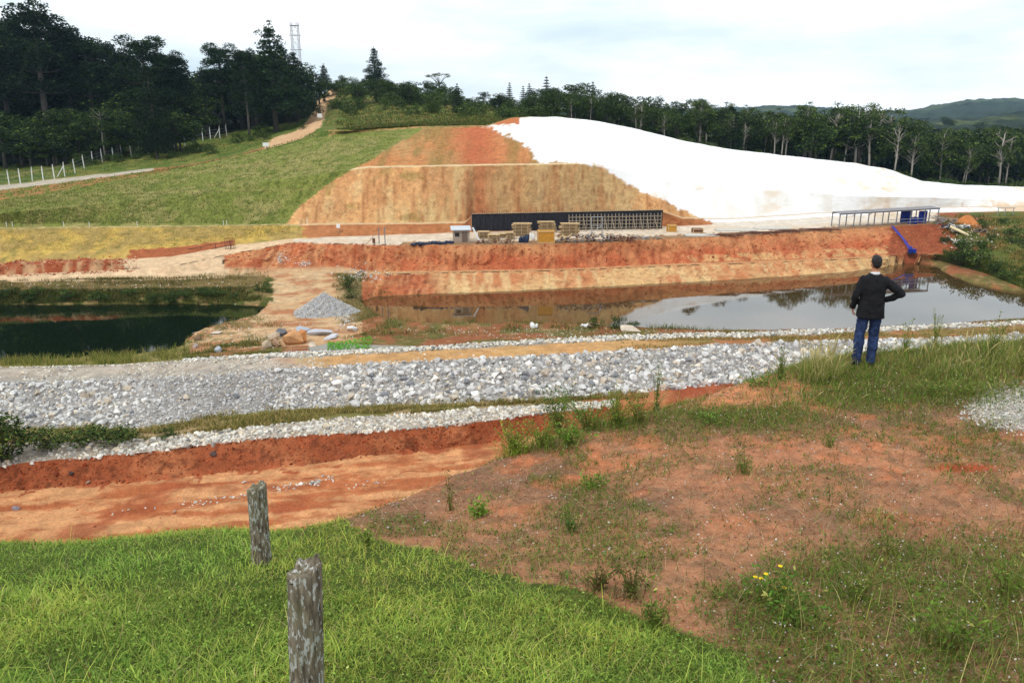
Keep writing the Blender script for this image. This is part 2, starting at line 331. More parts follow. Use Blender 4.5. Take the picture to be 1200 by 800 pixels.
def surf(px, v):
    P = base_pt(px, v); shp = P.shape[:-1]; P = P.reshape(-1, 3)
    px = np.broadcast_to(np.asarray(px, float), shp).ravel(); v = np.broadcast_to(np.asarray(v, float), shp).ravel()
    x, y, z = P[:, 0].copy(), P[:, 1].copy(), P[:, 2].copy(); i0 = np.floor(v).astype(int); t = v-i0
    # erosion rills on cut faces
    for i, amp in CUT.items():
        m = (i0 == i)
        if i == 11: m &= px > 424
        if i == 13: m &= px > 262
        if i == 15: m &= (px > 350) & (px < 800)
        if not m.any(): continue
        u = x[m]*1.1+fbm(x[m]*.3, t[m]*2, 3, 5)*2.2
        rg = np.abs(fbm(u, t[m]*.5, 3, 11)-.5)*2
        big = fbm(x[m]*.25, t[m]*.6, 3, 21)-.5
        wgt = np.sin(np.pi*np.clip(t[m], 0, 1))**1.8
        if i == 13: wgt = wgt*sstep(0, .4, t[m])
        if i == 11: wgt = wgt*sstep(1, .65, t[m])
        rf = np.abs(fbm(x[m]*3.4+fbm(x[m]*.5, t[m]*3, 2, 8)*2, t[m]*.7, 2, 15)-.5)*2
        y[m] += wgt*amp*(2.4*(.28-rg)+2.2*big+.9*(.25-rf)); z[m] += wgt*amp*.5*(fbm(x[m]*2, t[m]*6, 3, 31)-.5)
    sc = np.interp(v, [0, 3, 10, 11.9, 12, 13.1, 13.3, 14, 20, 22, 24, 25, 26], [.14, .10, .12, .12, .02, .02, .10, .10, .14, .22, 1.2, 6, 6])
    z += sc*(fbm(x*.45, y*.45, 4, 41)-.5)*1.2+sc*.4*(fbm(x*1.9, y*1.9, 3, 43)-.5)
    # trench floor ruts
    m = (v > .6) & (v < 2.2)
    z[m] += .16*(fbm(x[m]*.35+y[m]*.1, y[m]*1.7-x[m]*.5, 4, 51)-.5)*2
    # raised spoil left of the ramp
    m = (v > 14) & (v < 16) & (px < 170)
    if m.any():
        b = np.exp(-((t[m]+(v[m] >= 15)-.25)/.35)**2)*sstep(165, 110, px[m]); z[m] += .9*b*(.7+.6*fbm(x[m]*.8, y[m]*.8, 3, 61))
    # ponds
    m = (v > 8.4) & (v < 12.6)
    if m.any():
        xx, yy = x[m], y[m]; zz = z[m].copy()
        jit = (fbm(xx*.5, yy*.5, 3, 71)-.5)*1.2
        if True:
            s = np.minimum(sdpoly(xx, yy, POND_L), sdpoly(xx, yy, POND_B))+jit
            zz = np.where(s < 0, -.03+np.maximum(s*.5, -1.2), np.maximum(zz, np.minimum(.03+s*.45, .35)))
        s = sdpoly(xx, yy, PUDDLE)+jit*.4
        zz = np.where(s < .5, np.minimum(zz, PUD_Z-.10+np.maximum(s*.35, -.4)), zz)
        z[m] = zz
    m = (v > 12.2) & (v < 13)
    return np.stack([x, y, z], -1).reshape(shp+(3,))
_vv = np.linspace(0, NR-1.001, 700)
def zat(px, dist):
    P = surf(np.full_like(_vv, px), _vv); return float(np.interp(dist, np.maximum.accumulate(P[:, 1]), P[:, 2]))
def on_ground(px, py, v0=0, v1=24.5):
    """first ground point seen at photo pixel (px,py) within a span of ground lines"""
    vv = np.linspace(v0, v1, 900); P = surf(np.full_like(vv, px), vv); _, q = proj(P[:, 0], P[:, 1], P[:, 2])
    i = np.where(q <= py)[0]; return Vector(P[i[0]] if len(i) else P[-1])

def mixc(a, b, t): t = np.asarray(t)[..., None]; return a*(1-t)+b*t
def paint(px, v, x, y, z):
    n = len(px); i = np.floor(v).astype(int); t = v-i
    _, py = proj(*base_pt(px, v).T); py = py.copy()
    f1 = fbm(x*.5, y*.5, 4, 101); f2 = fbm(x*1.6, y*1.6, 4, 103); f3 = fbm(x*.14, y*.14, 4, 105); f4 = fbm(x*4, y*4, 3, 107)
    jx = px+(f1-.5)*22+(f4-.5)*10; jy = py+(f2-.5)*7
    c = np.zeros((n, 3)); al = np.ones(n)
    def put(m, col, w=None):
        nonlocal c
        m = np.asarray(m)
        if w is None: c[m] = col if np.ndim(col) == 1 else col[m]
        else: ww = (w*m)[:, None]; c = c*(1-ww)+(col)*ww
    def vn(a, b, e=.06): return (v+(f2-.5)*e*2 >= a) & (v+(f2-.5)*e*2 < b)
    # trench floor
    st = fbm(x*.25+y*.1, y*1.6-x*.35, 4, 111)+.35*(fbm(x*3, y*6, 4, 112)-.5)
    tr = mixc(C(200,105,58), C(235,158,108), sstep(.35, .65, st)); tr = mixc(tr, C(178,80,42), sstep(.6, .75, f1)*.7)
    put(v < 2.1, tr)
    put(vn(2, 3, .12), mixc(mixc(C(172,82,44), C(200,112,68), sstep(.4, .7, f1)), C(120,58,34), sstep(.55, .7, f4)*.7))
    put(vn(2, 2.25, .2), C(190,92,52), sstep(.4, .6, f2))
    put(vn(3, 4, .05), mixc(C(176,160,142), C(205,190,172), f2))
    gr = mixc(C(188,160,120), C(135,128,72), sstep(.4, .6, f1)); gr = mixc(gr, C(170,100,65), sstep(.55, .7, f2)*.5*(px > 480))
    put(vn(4, 5, .05), gr)
    put(vn(5, 6, .02), mixc(C(150,146,142), C(186,180,174), f2))
    rs_ = mixc(C(206,120,76), C(176,78,44), sstep(.4, .65, f1)); put((v >= 2.3) & (v < 5.05), rs_, sstep(670, 700, jx))
    # crest roadway
    rd = mixc(C(228,170,112), C(214,145,92), f1)
    rl = mixc(C(205,192,178), C(186,168,148), f2)
    rr = mixc(C(178,108,68), C(135,115,62), sstep(.42, .58, f1))
    put(vn(6, 7, .03), mixc(rl, rd, sstep(290, 400, jx)))
    put(vn(6, 7, .03), rr, sstep(730, 850, jx)*.9)
    put(vn(6, 6.45, .1), C(180,170,158), sstep(.3, .6, f2)*sstep(500, 200, px))
    put(vn(7, 8, .05), mixc(C(165,150,130), C(190,175,158), f2))
    # low ground behind the roadway
    lo = mixc(C(165,92,58), C(118,108,56), sstep(.42, .62, f1)); lo = mixc(lo, C(190,135,100), sstep(.55, .75, f2)*.6)
    put(vn(8, 11, .01), lo)
    m = (v >= 8) & (v < 11) & (jx < 222); put(m, mixc(C(130,128,58), C(165,145,95), f2))
    # isthmus and its tracks
    isx = (v >= 9.4) & (v < 13.2) & (jx > 222) & (jx < 424+(f1-.5)*30)
    it = mixc(C(218,164,126), C(196,122,84), sstep(.4, .65, f1)); it = mixc(it, C(228,190,155), sstep(.5, .7, st)*.6)
    put(isx, it)
    put(isx & (px < 300), C(130,118,70), sstep(.5, .62, f2)*.8)
    put((v >= 10.3) & (v < 12.2) & (px > 392) & (px < 470), C(120,110,62), sstep(385, 410, jx)*.8)
    # under water
    bed = (z < -.01) & (v > 8.5) & (v < 12.5); put(bed, C(110,85,50))
    # left pond far bank
    lb = mixc(C(88,92,38), C(150,128,80), sstep(.45, .65, f2)); put((v >= 11) & (v < 12) & (jx < 318), lb)
    put((v >= 11.55) & (v < 12.05) & (px < 310), mixc(C(150,120,80), C(100,95,45), f2))
    # roads
    road = mixc(C(226,188,146), C(240,208,168), f1)
    put((v >= 12) & (v < 14) & (jx < 265), road); put(vn(14, 15) & (jx < 480), road)
    red = mixc(C(200,100,58), C(218,140,92), sstep(.4, .7, f1)); red = mixc(red, C(160,76,42), sstep(.52, .7, fbm(x*.9, t*1.5, 4, 131))*.7)
    ck = np.abs(fbm(x*1.25+.3*f4, t*.8+3, 3, 133)-.5); red = mixc(red, C(104,46,26), sstep(.022, .006, ck)*.75); red = mixc(red, C(228,150,104), sstep(.55, .72, fbm(x*3.5, t*1.2, 3, 135))*.5)
    sk = fbm(x*2.4, t*.35+i, 3, 139); red = mixc(red, C(228,140,88), sstep(.56, .68, sk)*.55); red = mixc(red, C(150,66,34), sstep(.44, .32, sk)*.55)
    # bench face above the water
    bf = mixc(C(230,172,120), C(210,124,78), sstep(.4, .62, f3*.6+f1*.4)); bf = mixc(bf, C(140,74,42), sstep(.02, .005, ck)*.6); bf = mixc(bf, C(240,196,146), sstep(.52, .7, fbm(x*3, t, 3, 137))*.6); put((v >= 11) & (v < 12) & (px >= 424), bf)
    put((v >= 11) & (v < 12) & (px >= 424), red, sstep(540, 490, jx))
    put(vn(12, 13, .15) & (px >= 428), mixc(C(222,170,124), C(206,128,82), f2))
    put((v >= 13) & (v < 14) & (px >= 262), red)
    put((v >= 13) & (v < 14) & (px >= 470), mixc(C(210,92,52), C(222,146,96), sstep(.3, .8, t+f1*.3-.2)), .3+.3*sstep(.45, .6, f3))
    put((v >= 13.02) & (v < 13.3) & (px > 800) & (px < 1060), C(226,172,118), .8*sstep(.35, .6, f2))
    # platform
    pf = mixc(C(226,198,166), C(240,224,204), f1); put(vn(14, 15, .03) & (px >= 345), pf)
    put((v >= 14) & (v < 14.25+.2*(f2-.5)) & (px > 470) & (px < 1110), mixc(C(150,110,85), C(185,130,95), f2))
    # left spoil
    sm = (v >= 14.0) & (v < 15.15) & (jx < 150)
    put(sm, mixc(C(172,78,42), C(205,150,112), sstep(.45, .7, f2))); put(sm & (t > .55) & (v < 15), C(205,168,138), sstep(.4, .6, f1))
    put((v >= 13) & (v < 14) & (jx < 130), road)
    # yellow sprayed bank
    ye = mixc(C(208,174,86), C(188,150,84), sstep(.4, .65, f1)); ye = mixc(ye, C(140,134,70), sstep(.55, .72, f2)*.7); ye = mixc(ye, C(206,150,90), sstep(.52, .7, f3)*.6)
    put((v >= 15) & (v < 16) & (px < 370), ye)
    put((v >= 15) & (v < 16) & (jx > 150) & (jx < 275) & (t < .22+.1*f2), C(180,92,52))
    put((v >= 15) & (v < 16) & (jx >= 355), mixc(C(206,130,82), C(188,104,60), f1))
    put((v >= 16) & (v < 17), C(205,180,120)); put((v >= 16) & (v < 17) & (px > 350), C(226,190,145))
    put((v >= 16) & (v < 17.0) & (px < 330), C(150,140,80), .7*(f2 > .5))
    # main slope
    up = (v >= 17) & (v < 20)
    streak = fbm(x*1.3, z*.22, 4, 141); fine = fbm(x*5, z*.6, 3, 143)
    org = mixc(C(236,168,112), C(220,172,122), sstep(.45, .7, f3)); org = mixc(org, C(216,142,92), sstep(.42, .66, streak)*.7); org = mixc(org, C(236,190,140), sstep(.55, .75, f1)*.6)
    org = mixc(org, C(150,130,62), sstep(.60, .75, fbm(x*.35, z*.6, 4, 147))*.75*sstep(560, 440, px)); org = mixc(org, C(170,104,62), sstep(.58, .72, fine)*.6)
    put(up, org)
    upper = (v >= 19) & (v < 20)
    put(upper, mixc(C(208,122,66), C(182,130,74), sstep(.4, .7, f3+streak*.5-.25)), .75)
    put(upper, C(142,118,58), sstep(.52, .68, fbm(x*.7, z*.4, 4, 149))*.55)
    put(up, C(204,96,56), np.exp(-((jx-(560-(py-150)*.02))/(13+12*(py < 193)))**2)*np.where(py < 193, .9, .6))
    put((v >= 18) & (v < 19) & (px > 400) & (px < 700), C(236,206,158))
    gm = (v >= 17) & inpoly(jx*.4+px*.6, py, [(-900,268),(300,268),(335,262),(352,240),(395,208),(440,185),(500,148),(500,120),(-900,120)]) & (v < 21)
    gn = mixc(C(136,142,66), C(158,150,88), sstep(.4, .65, f1)); gn = mixc(gn, C(98,112,44), sstep(.5, .68, f2)*.8); gn = mixc(gn, C(120,132,52), sstep(.5, .7, f3)*.5)
    gn = mixc(gn, C(186,160,106), (np.abs(((py+(px-200)*.02) % 30)-15) < .7)*.35*(py < 240))
    put(gm, gn)
    # white sheeted/limed slope
    wp = [(566,147),(600,160),(622,172),(632,190),(672,190.5),(698,192.5),(724,206),(752,224),(790,240),(812,252),(845,264),(1900,300),(1900,100),(590,100),(575,140)]
    wsd = sdpoly(px, py, wp)+(fine-.5)*2.5+(f2-.5)*7+(f4-.5)*3+(f1-.5)*8
    wm = (v >= 14.55) & (v < 21) & (wsd < 1.6); ww_ = sstep(1.6, -1.2, wsd)
    wh = mixc(C(255,255,255)/ALB*.86, C(252,247,240)/ALB*.80, sstep(.5, .75, f1)); wh = mixc(wh, C(238,214,182), sstep(.60, .74, fbm(x*.25, z*.5, 4, 153))*.55*sstep(200, 216, py))
    wh = mixc(wh, C(228,186,138), sstep(.50, .66, fbm(x*.6, z*.3, 4, 155))*sstep(980, 1080, px)*sstep(228, 242, py)*.8)
    wh = mixc(wh, C(240,205,160), sstep(.52, .66, f2)*np.exp(-((px-1035)/30)**2)*.8*(py < 225))
    put(wm, wh, ww_); al = np.where(wm, 1-.88*ww_, al)
    put(wm & (v >= 15.9) & (v < 16.9), C(214,190,160), .8)
    put(wm & (v < 15.4), mixc(C(232,216,196), C(214,190,160), f2), .75); al[wm & (v < 15.5)] = .7
    put((v >= 19.8) & (v < 21) & (px > 560) & (px < 610) & (jy < 146), C(206,110,62))
    # beyond the crest
    far = v >= 20.35
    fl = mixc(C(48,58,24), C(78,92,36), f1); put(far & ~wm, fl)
    fld = mixc(C(92,112,42), C(130,128,62), sstep(.4, .7, f1)); put((v >= 20.1) & (v < 23.4) & (px < 420), fld)
    put((v >= 20.3) & (v < 24) & (px >= 380) & (px < 640), mixc(C(98,112,44), C(142,120,66), sstep(.45, .7, f2)))
    put((v >= 20.0) & (v < 21.4) & (px > 385) & (px < 620), mixc(C(202,140,92), C(130,124,62), sstep(.35, .6, f2)))
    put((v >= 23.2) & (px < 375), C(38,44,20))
    put((v >= 21) & (v < 22) & (px < 188), C(198,184,164))
    put((v >= 21.0) & (v < 22.0) & (px >= 180) & (px < 335), mixc(C(186,116,70), C(120,100,54), sstep(.45, .7, f2)))
    put((v >= 20.0) & (v < 21.0) & (px < 200), mixc(C(190,120,76), C(120,124,52), sstep(.3, .6, f2)))
    trk = [(300,182),(322,160),(345,156),(362,140),(368,124),(376,116),(385,108),(394,96),(404,99),(396,110),(384,120),(382,132),(376,148),(362,158),(340,170),(318,178)]
    tm = inpoly(px+(f4-.5)*3, py, trk) & (v >= 20.5) & (v < 24.4); put(tm, mixc(C(214,148,108), C(228,182,146), f1))
    # right-hand debris bank
    db = (v >= 11) & (v < 15.2) & (jx > 1095)
    dc = mixc(C(166,78,48), C(96,102,44), sstep(.36, .56, f1)); dc = mixc(dc, C(150,120,76), sstep(.55, .7, f2)*.6); dc = mixc(dc, C(104,112,46), sstep(1130, 1180, px)*.6)
    put(db, dc)
    put((v >= 12.3) & (v < 14) & (jx > 1040) & (jx < 1120), mixc(C(150,60,34), C(178,92,54), f2))
    put((v >= 24.6), mixc(C(70,84,38), C(120,130,70), sstep(.55, .7, f3)))
    # soils are a little greyer than their wet streaks
    g_ = c.mean(1, keepdims=True); s_ = (c[:, 0:1] > c[:, 1:2]*1.6); k_ = np.where(s_, .13, .04); c = (c*(1-k_)+g_*k_)*np.where(s_, np.array([[1.0, 1.09, .93]]), 1.0)
    return c, al

pxs = np.arange(-500, 1701, 2.6); vs = []
for k in range(NR-1):
    ymid = []
    for xx in (100, 500, 900):
        a, b = ROWS[k][1], ROWS[k+1][1]
        ymid.append(abs(np.interp(xx, a[:, 0], a[:, 1])-np.interp(xx, b[:, 0], b[:, 1])))
    nn = int(np.clip(max(ymid)/1.15, 3, 70))
    if k == 0: nn = 12
    if k in CUT: nn = max(nn, 16)
    if k == 10: nn = 60
    vs += [k+j/nn for j in range(nn)]
vs.append(NR-1.0001); vs = np.array(vs)
GX, GV = np.meshgrid(pxs, vs); P = surf(GX, GV)
nc, nr = len(pxs), len(vs)
q = (np.arange(nr-1)[:, None]*nc+np.arange(nc-1)[None]).ravel()
quads = np.stack([q, q+1, q+nc+1, q+nc], -1)
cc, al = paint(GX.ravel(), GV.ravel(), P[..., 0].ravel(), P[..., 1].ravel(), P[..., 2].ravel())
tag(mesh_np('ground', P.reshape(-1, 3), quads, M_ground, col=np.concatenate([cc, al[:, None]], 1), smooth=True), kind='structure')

# ---- the near hillside the viewer stands on
_cp = [(-300,900,2.2),(0,900,2.35),(360,870,2.7),(800,900,2.8),(1400,900,3.0),(-300,800,2.7),(0,800,2.75),(300,800,2.85),(600,800,2.95),(900,800,3.15),(1200,800,3.25),(1400,800,3.2),
 (0,700,3.3),(308,657,3.5),(600,700,3.35),(900,700,3.45),(1200,700,3.5),(-200,650,3.6),(0,640,3.7),(200,620,3.8),(370,612,3.85),(500,620,3.72),(700,640,3.62),(1000,640,3.65),(1300,640,3.65),
 (560,535,3.95),(700,560,3.85),(900,560,3.78),(1200,560,3.72),(770,470,3.95),(900,480,3.85),(1100,480,3.75),(1300,480,3.6),(1012,430,3.85),(1200,430,3.7),(900,430,3.95),(1012,405,3.9),(1300,400,3.8),(1500,400,3.8),(-400,640,3.8)]
_w = np.array([at_z(a, b, CAMZ-c) for a, b, c in _cp])
_d = np.linalg.norm(_w[:, None, :2]-_w[None, :, :2], axis=-1)
def _tps(r): return np.where(r > 1e-6, r*r*np.log(np.maximum(r, 1e-6)), 0)
_n = len(_w); _A = np.zeros((_n+3, _n+3)); _A[:_n, :_n] = _tps(_d)+np.eye(_n)*.15; _A[:_n, _n] = 1; _A[:_n, _n+1:] = _w[:, :2]; _A[_n:, :_n] = _A[:_n, _n:].T
_s = np.linalg.solve(_A, np.concatenate([_w[:, 2], [0, 0, 0]]))
_edge = np.array([at_z(a, b, CAMZ-3.9) for a, b in ((-500,668),(-200,652),(0,640),(100,634),(200,621),(250,615),(330,620),(372,611),(450,578),(560,533),(640,503),(700,487),(770,472),(820,457),(880,435),(940,418),(1000,411),(1100,405),(1200,400),(1500,388))])
def edge_out(x, y):
    ye = np.interp(x, _edge[:, 0], _edge[:, 1])
    return (y-ye)*.82
def near_z(x, y):
    x = np.asarray(x, float); y = np.asarray(y, float); shp = x.shape; x = x.ravel(); y = y.ravel()
    xc = np.clip(x, -7, 11); yc = np.clip(y, 2.3, None); ye = np.interp(x, _edge[:, 0], _edge[:, 1]); yc = np.minimum(yc, ye+.3)
    z = np.full(x.shape, _s[_n])+_s[_n+1]*xc+_s[_n+2]*yc
    for i in range(_n): z = z+_s[i]*_tps(np.hypot(xc-_w[i, 0], yc-_w[i, 1]))
    o = edge_out(x, y)
    z = z-.86*(np.sqrt(o*o+.06)+o)/2
    z = z+.05*(fbm(x*.9, y*.9, 4, 201)-.5)*2+.02*(fbm(x*5, y*5, 3, 203)-.5)*2
    z = z-.1*np.clip(2.3-y, 0, 10)*0
    return z.reshape(shp)
LAWN = [(-900,560),(372,600),(430,628),(480,640),(540,660),(600,676),(660,690),(700,702),(740,728),(800,742),(860,764),(900,790),(920,830),(980,1200),(-900,1200)]
def near_masks(x, y, z):
    px, py = proj(x, y, z)
    a = fbm(x*1.2, y*1.2, 4, 211); b = fbm(x*4, y*4, 3, 213)
    lawn = inpoly(px+(a-.5)*70+(b-.5)*70, py+(b-.5)*34, LAWN) & (y > .5)
    lawn |= (y < 2.3) & (x < 2)
    weed = sstep(.47, .60, a+.10*(b-.5))*.45
    corner = sstep(0, 120, (px-830)*.6+(py-650)*.6+(a-.5)*160)*sstep(600, 680, py)
    weed = np.maximum(weed, corner*(.75+.55*sstep(.38, .5, b)))
    weed = np.maximum(weed, sstep(90, 20, np.hypot((px-870)/1.6, (py-488)*3))*.95)           # flat green patch
    weed = np.maximum(weed, sstep(60, 20, np.hypot((px-1040)/4, (py-450)*1.3))*.85)             # in front of the man
    weed = np.maximum(weed, sstep(.42, .56, a)*.75*sstep(445, 425, py)*(px > 900))
    weed = weed*(1-.9*sstep(1.25, .7, np.hypot((px-865)/95, (py-455)/22)))*(1-.45*sstep(1.2, .6, np.hypot((px-960)/260, (py-555)/55)))
    weed = np.maximum(weed, sstep(50, 0, np.abs(py-(640+(px-500)*.10)))*.55*(px > 380)*(px < 830)*sstep(.4, .55, b))
    weed = np.maximum(weed, sstep(40, 0, np.abs(py-486-(px-700)*.1))*.6*(px > 560)*(px < 830))
    return px, py, lawn, weed, a, b
gx = np.concatenate([np.arange(-30, -8, .5), np.arange(-8, 12, .055), np.arange(12, 34, .5)])
gy = np.concatenate([np.arange(-12, 2, .4), np.arange(2, 7, .04), np.arange(7, 16, .06), np.arange(16, 44, .5)])
X, Y = np.meshgrid(gx, gy); Z = near_z(X, Y)
px, py, lawn, weed, na, nb = near_masks(X, Y, Z)
f1 = fbm(X*.7, Y*.7, 4, 221); f2 = fbm(X*2.4, Y*2.4, 4, 223); f3 = fbm(X*7, Y*7, 3, 225)
so_ = mixc(C(146,98,74), C(182,118,84), sstep(.35, .65, f1)); so_ = mixc(so_, C(205,112,66), sstep(.52, .66, f2)*.7*(sstep(660, 560, py)))
so_ = mixc(so_, C(212,128,82), sstep(0, 60, (px-760)*.3+70-np.abs(py-462)*2.2)*sstep(1060, 880, px)*sstep(500, 470, py))
so_ = mixc(so_, C(196,120,84), sstep(0, 80, 100-np.hypot((px-900)/2.2, (py-540)*1.6))*.6)
so_ = mixc(so_, C(120,92,70), sstep(.5, .7, f3)*.5)
so_ = mixc(so_, C(104,96,62), np.clip(weed, 0, 1)*.6); so_ = (so_*.9+so_.mean(-1, keepdims=True)*.1)*np.array([1.12, 1.19, 1.08])
so_ = mixc(so_, C(206,198,188), sstep(46, 24, np.hypot((px-1190)/1.4, (py-478)*1.6)))
so_ = mixc(so_, C(190,66,34), sstep(14, 4, np.hypot((px-1130)/4, (py-548)*1.8))*.8)
lw = mixc(C(66,82,34), C(96,108,46), f2)
col = np.where(lawn[..., None], lw, so_)
eo = edge_out(X, Y); col = np.where((eo > .25)[..., None], mixc(C(176,84,46), C(150,70,40), f2), col)
nc, nr = len(gx), len(gy); q = (np.arange(nr-1)[:, None]*nc+np.arange(nc-1)[None]).ravel()
tag(mesh_np('hillside', np.stack([X, Y, Z], -1).reshape(-1, 3), np.stack([q, q+1, q+nc+1, q+nc], -1), M_plateau, col=np.concatenate([col.reshape(-1, 3), np.where(lawn, .3, 1.0).reshape(-1, 1)], 1), smooth=True), kind='structure')

# ---- water
def water_mat(name, deep, rough=.0, bump=.004, ior=1.42):
    m, t, p = new_mat(name); N = t.nodes.new; L = t.links.new
    p.inputs['Base Color'].default_value = (*deep, 1); p.inputs['Roughness'].default_value = rough; p.inputs['IOR'].default_value = ior; p.inputs['Specular IOR Level'].default_value = .5
    g = N('ShaderNodeTexCoord'); n = N('ShaderNodeTexNoise'); n.inputs['Scale'].default_value = 1.1; n.inputs['Detail'].default_value = 5
    mp = N('ShaderNodeMapping'); mp.inputs['Scale'].default_value = (1, 2.5, 1)
    b = N('ShaderNodeBump'); b.inputs['Strength'].default_value = bump; b.inputs['Distance'].default_value = .3
    L(g.outputs['Object'], mp.inputs[0]); L(mp.outputs[0], n.inputs['Vector']); L(n.outputs[0], b.inputs['Height']); L(b.outputs[0], p.inputs['Normal'])
    return m
def water(name, poly, grow, z, m):
    P2 = np.array(poly); c = P2.mean(0); d = P2-c; L_ = np.linalg.norm(d, axis=1, keepdims=True); P2 = c+d*(1+grow/L_)
    mb = MB(); mb.add([(x, y, z) for x, y in P2], [tuple(range(len(P2)))]); o = mb.build(name, m); 
    if o.data.polygons[0].normal.z < 0: o.data.flip_normals()
    return o
def rect_water(name, x0, x1, y0, y1, z, m):
    mb = MB(); mb.add([(x0, y0, z), (x1, y0, z), (x1, y1, z), (x0, y1, z)], [(0, 1, 2, 3)]); return mb.build(name, m)
tag(rect_water('pond_water', -160, -15.5, 40, 88, 0, water_mat('dark_pond', C(26,42,24)*.5)), kind='structure')
tag(rect_water('pond_water', -15.4, 110, 50, 108, 0, water_mat('muddy_pond', C(120,92,56)*.42, ior=2.3)), kind='structure')
tag(water('puddle_water', PUDDLE, .9, PUD_Z, water_mat('puddle', C(120,112,92))), kind='structure')
# ================================================ STONES
def rock_shape(n, seed, flat=.75):
    r = np.random.default_rng(seed); p = r.normal(size=(n, 3)); p /= np.linalg.norm(p, axis=1, keepdims=True)
    p *= r.uniform(.8, 1.05, (n, 1)); p *= np.array([1, r.uniform(.7, .95), flat*r.uniform(.8, 1.1)])
    bm = bmesh.new(); [bm.verts.new(v) for v in p]; bmesh.ops.convex_hull(bm, input=bm.verts)
    bmesh.ops.delete(bm, geom=[v for v in bm.verts if not v.link_faces], context='VERTS')
    bmesh.ops.triangulate(bm, faces=bm.faces); bm.verts.index_update()
    V = np.array([v.co[:] for v in bm.verts]); Fc = np.array([[v.index for v in f.verts] for f in bm.faces]); bm.free()
    return V*.5, Fc
SH = [rock_shape(11+i % 7, 300+i) for i in range(18)]
SH_SMALL = [rock_shape(7+i % 3, 400+i) for i in range(8)]
STONE = np.array([C(232,231,229), C(210,208,205), C(180,179,178), C(244,241,234), C(220,206,186), C(190,184,176), C(234,221,202), C(140,142,146)])*.94
STONE_P = np.array([.26,.2,.13,.16,.08,.08,.06,.03])
def stone_cols(n, warm=0.0, rng=RNG):
    c = STONE[rng.choice(len(STONE), n, p=STONE_P)]*rng.uniform(.8, 1.18, (n, 1))
    if warm: c = c*np.array([1+warm*.1, 1, 1-warm*.22])
    return np.clip(c, 0, .9)
def rots(n, rng=RNG):
    q = rng.normal(size=(n, 4)); q /= np.linalg.norm(q, axis=1, keepdims=True); a, b, c, d = q.T
    return np.stack([np.stack([1-2*(c*c+d*d), 2*(b*c-a*d), 2*(b*d+a*c)], -1), np.stack([2*(b*c+a*d), 1-2*(b*b+d*d), 2*(c*d-a*b)], -1), np.stack([2*(b*d-a*c), 2*(c*d+a*b), 1-2*(b*b+c*c)], -1)], 1)
def rock_field(Pos, size, col, shapes=SH, rng=RNG):
    Vs, Fs, Cs = [], [], []; off = 0; k = rng.integers(0, len(shapes), len(Pos)); Rm = rots(len(Pos), rng)
    tilt = .55
    for s, (V, Fc) in enumerate(shapes):
        m = k == s; n = m.sum()
        if not n: continue
        ang = rng.uniform(0, 2*np.pi, n); Rz = np.zeros((n, 3, 3)); Rz[:, 0, 0] = np.cos(ang); Rz[:, 0, 1] = -np.sin(ang); Rz[:, 1, 0] = np.sin(ang); Rz[:, 1, 1] = np.cos(ang); Rz[:, 2, 2] = 1
        use = np.where(rng.random(n)[:, None, None] < tilt, Rm[m], Rz)
        W = np.einsum('nij,vj->nvi', use, V)*size[m][:, None, None]+Pos[m][:, None, :]
        Vs.append(W.reshape(-1, 3)); Fs.append((Fc[None]+(np.arange(n)*len(V))[:, None, None]+off).reshape(-1, 3))
        Cs.append(np.repeat(col[m], len(V), 0)); off += n*len(V)
    return np.concatenate(Vs), np.concatenate(Fs), np.concatenate(Cs)
def rocks_stuff(name, label, cat, Pos, size, col, shapes=SH, parent=None):
    V, Fc, Cc = rock_field(Pos, size, col, shapes)
    o = mesh_np(name, V, Fc, M_rock, col=Cc, parent=parent)
    if label: tag(o, label, cat, kind='stuff')
    return o
def band(n, x0, x1, v0, v1, f=None):
    px = RNG.uniform(x0, x1, n); v = RNG.uniform(v0, v1, n)
    if f is not None: k = f(px, v); px, v = px[k], v[k]
    return surf(px, v), px, v
ROCK_ME = []
for i in range(18):
    V, Fc = SH[i]; c = stone_cols(1)[0] if i else STONE[0]
    ROCK_ME.append(mesh_np('rock', V, Fc, M_rock, col=np.repeat(c[None], len(V), 0), link=False))
# riprap on the embankment face: the largest are objects of their own, the rest one mass
Pr, pr, vr = band(6600, -330, 1330, 4.98, 6.03)
coarse = fbm(Pr[:, 0]*.16, Pr[:, 1]*.1, 3, 301)
fine_zone = np.exp(-((pr-255)/80)**2)
sz = RNG.lognormal(-1.12, .36, len(Pr))*(1+.25*(pr > 400)+.5*(coarse-.5))*(1-.35*fine_zone); sz = np.clip(sz*.86, .15, .8)
vis = (pr > -20) & (pr < 900); order = np.argsort(-np.where(vis, sz, 0)); big = order[:270]; rest = np.setdiff1d(np.arange(len(Pr)), big)
for j in big:
    o = link_mesh('rock', ROCK_ME[int(RNG.integers(18))], loc=Pr[j]+np.array([0, -.03, .05])); o.scale = (sz[j],)*3
    kk_ = (0 if pr[j] < 190 else 1 if pr[j] < 380 else 2 if pr[j] < 560 else 3 if pr[j] < 720 else 4); o.rotation_euler = tuple(RNG.uniform(-.5, .5, 2))+(float(RNG.uniform(0, 6.28)),)
    hh_ = 'low' if vr[j] < 5.34 else 'halfway up' if vr[j] < 5.68 else 'high'
    tag(o, f"{'big' if sz[j] > .56 else 'medium'} pale boulder {hh_} in the stone embankment, {['above the bush row at far left', 'left part of the bank', 'left of the middle of the bank', 'right of the middle of the bank', 'right part near the plateau'][kk_]}", 'boulder', 'boulders of the riprap embankment')
cr = stone_cols(len(rest)); gz = fine_zone[rest][:, None]; cr = cr*(1-gz*.6)+np.array(C(172,172,174))*gz*.6
rocks_stuff('riprap_stones', 'grey and white broken stones covering the embankment face', 'stones', Pr[rest], sz[rest], cr)
Pf, pf_, vf = band(9000, -200, 1150, 4.95, 6.1)
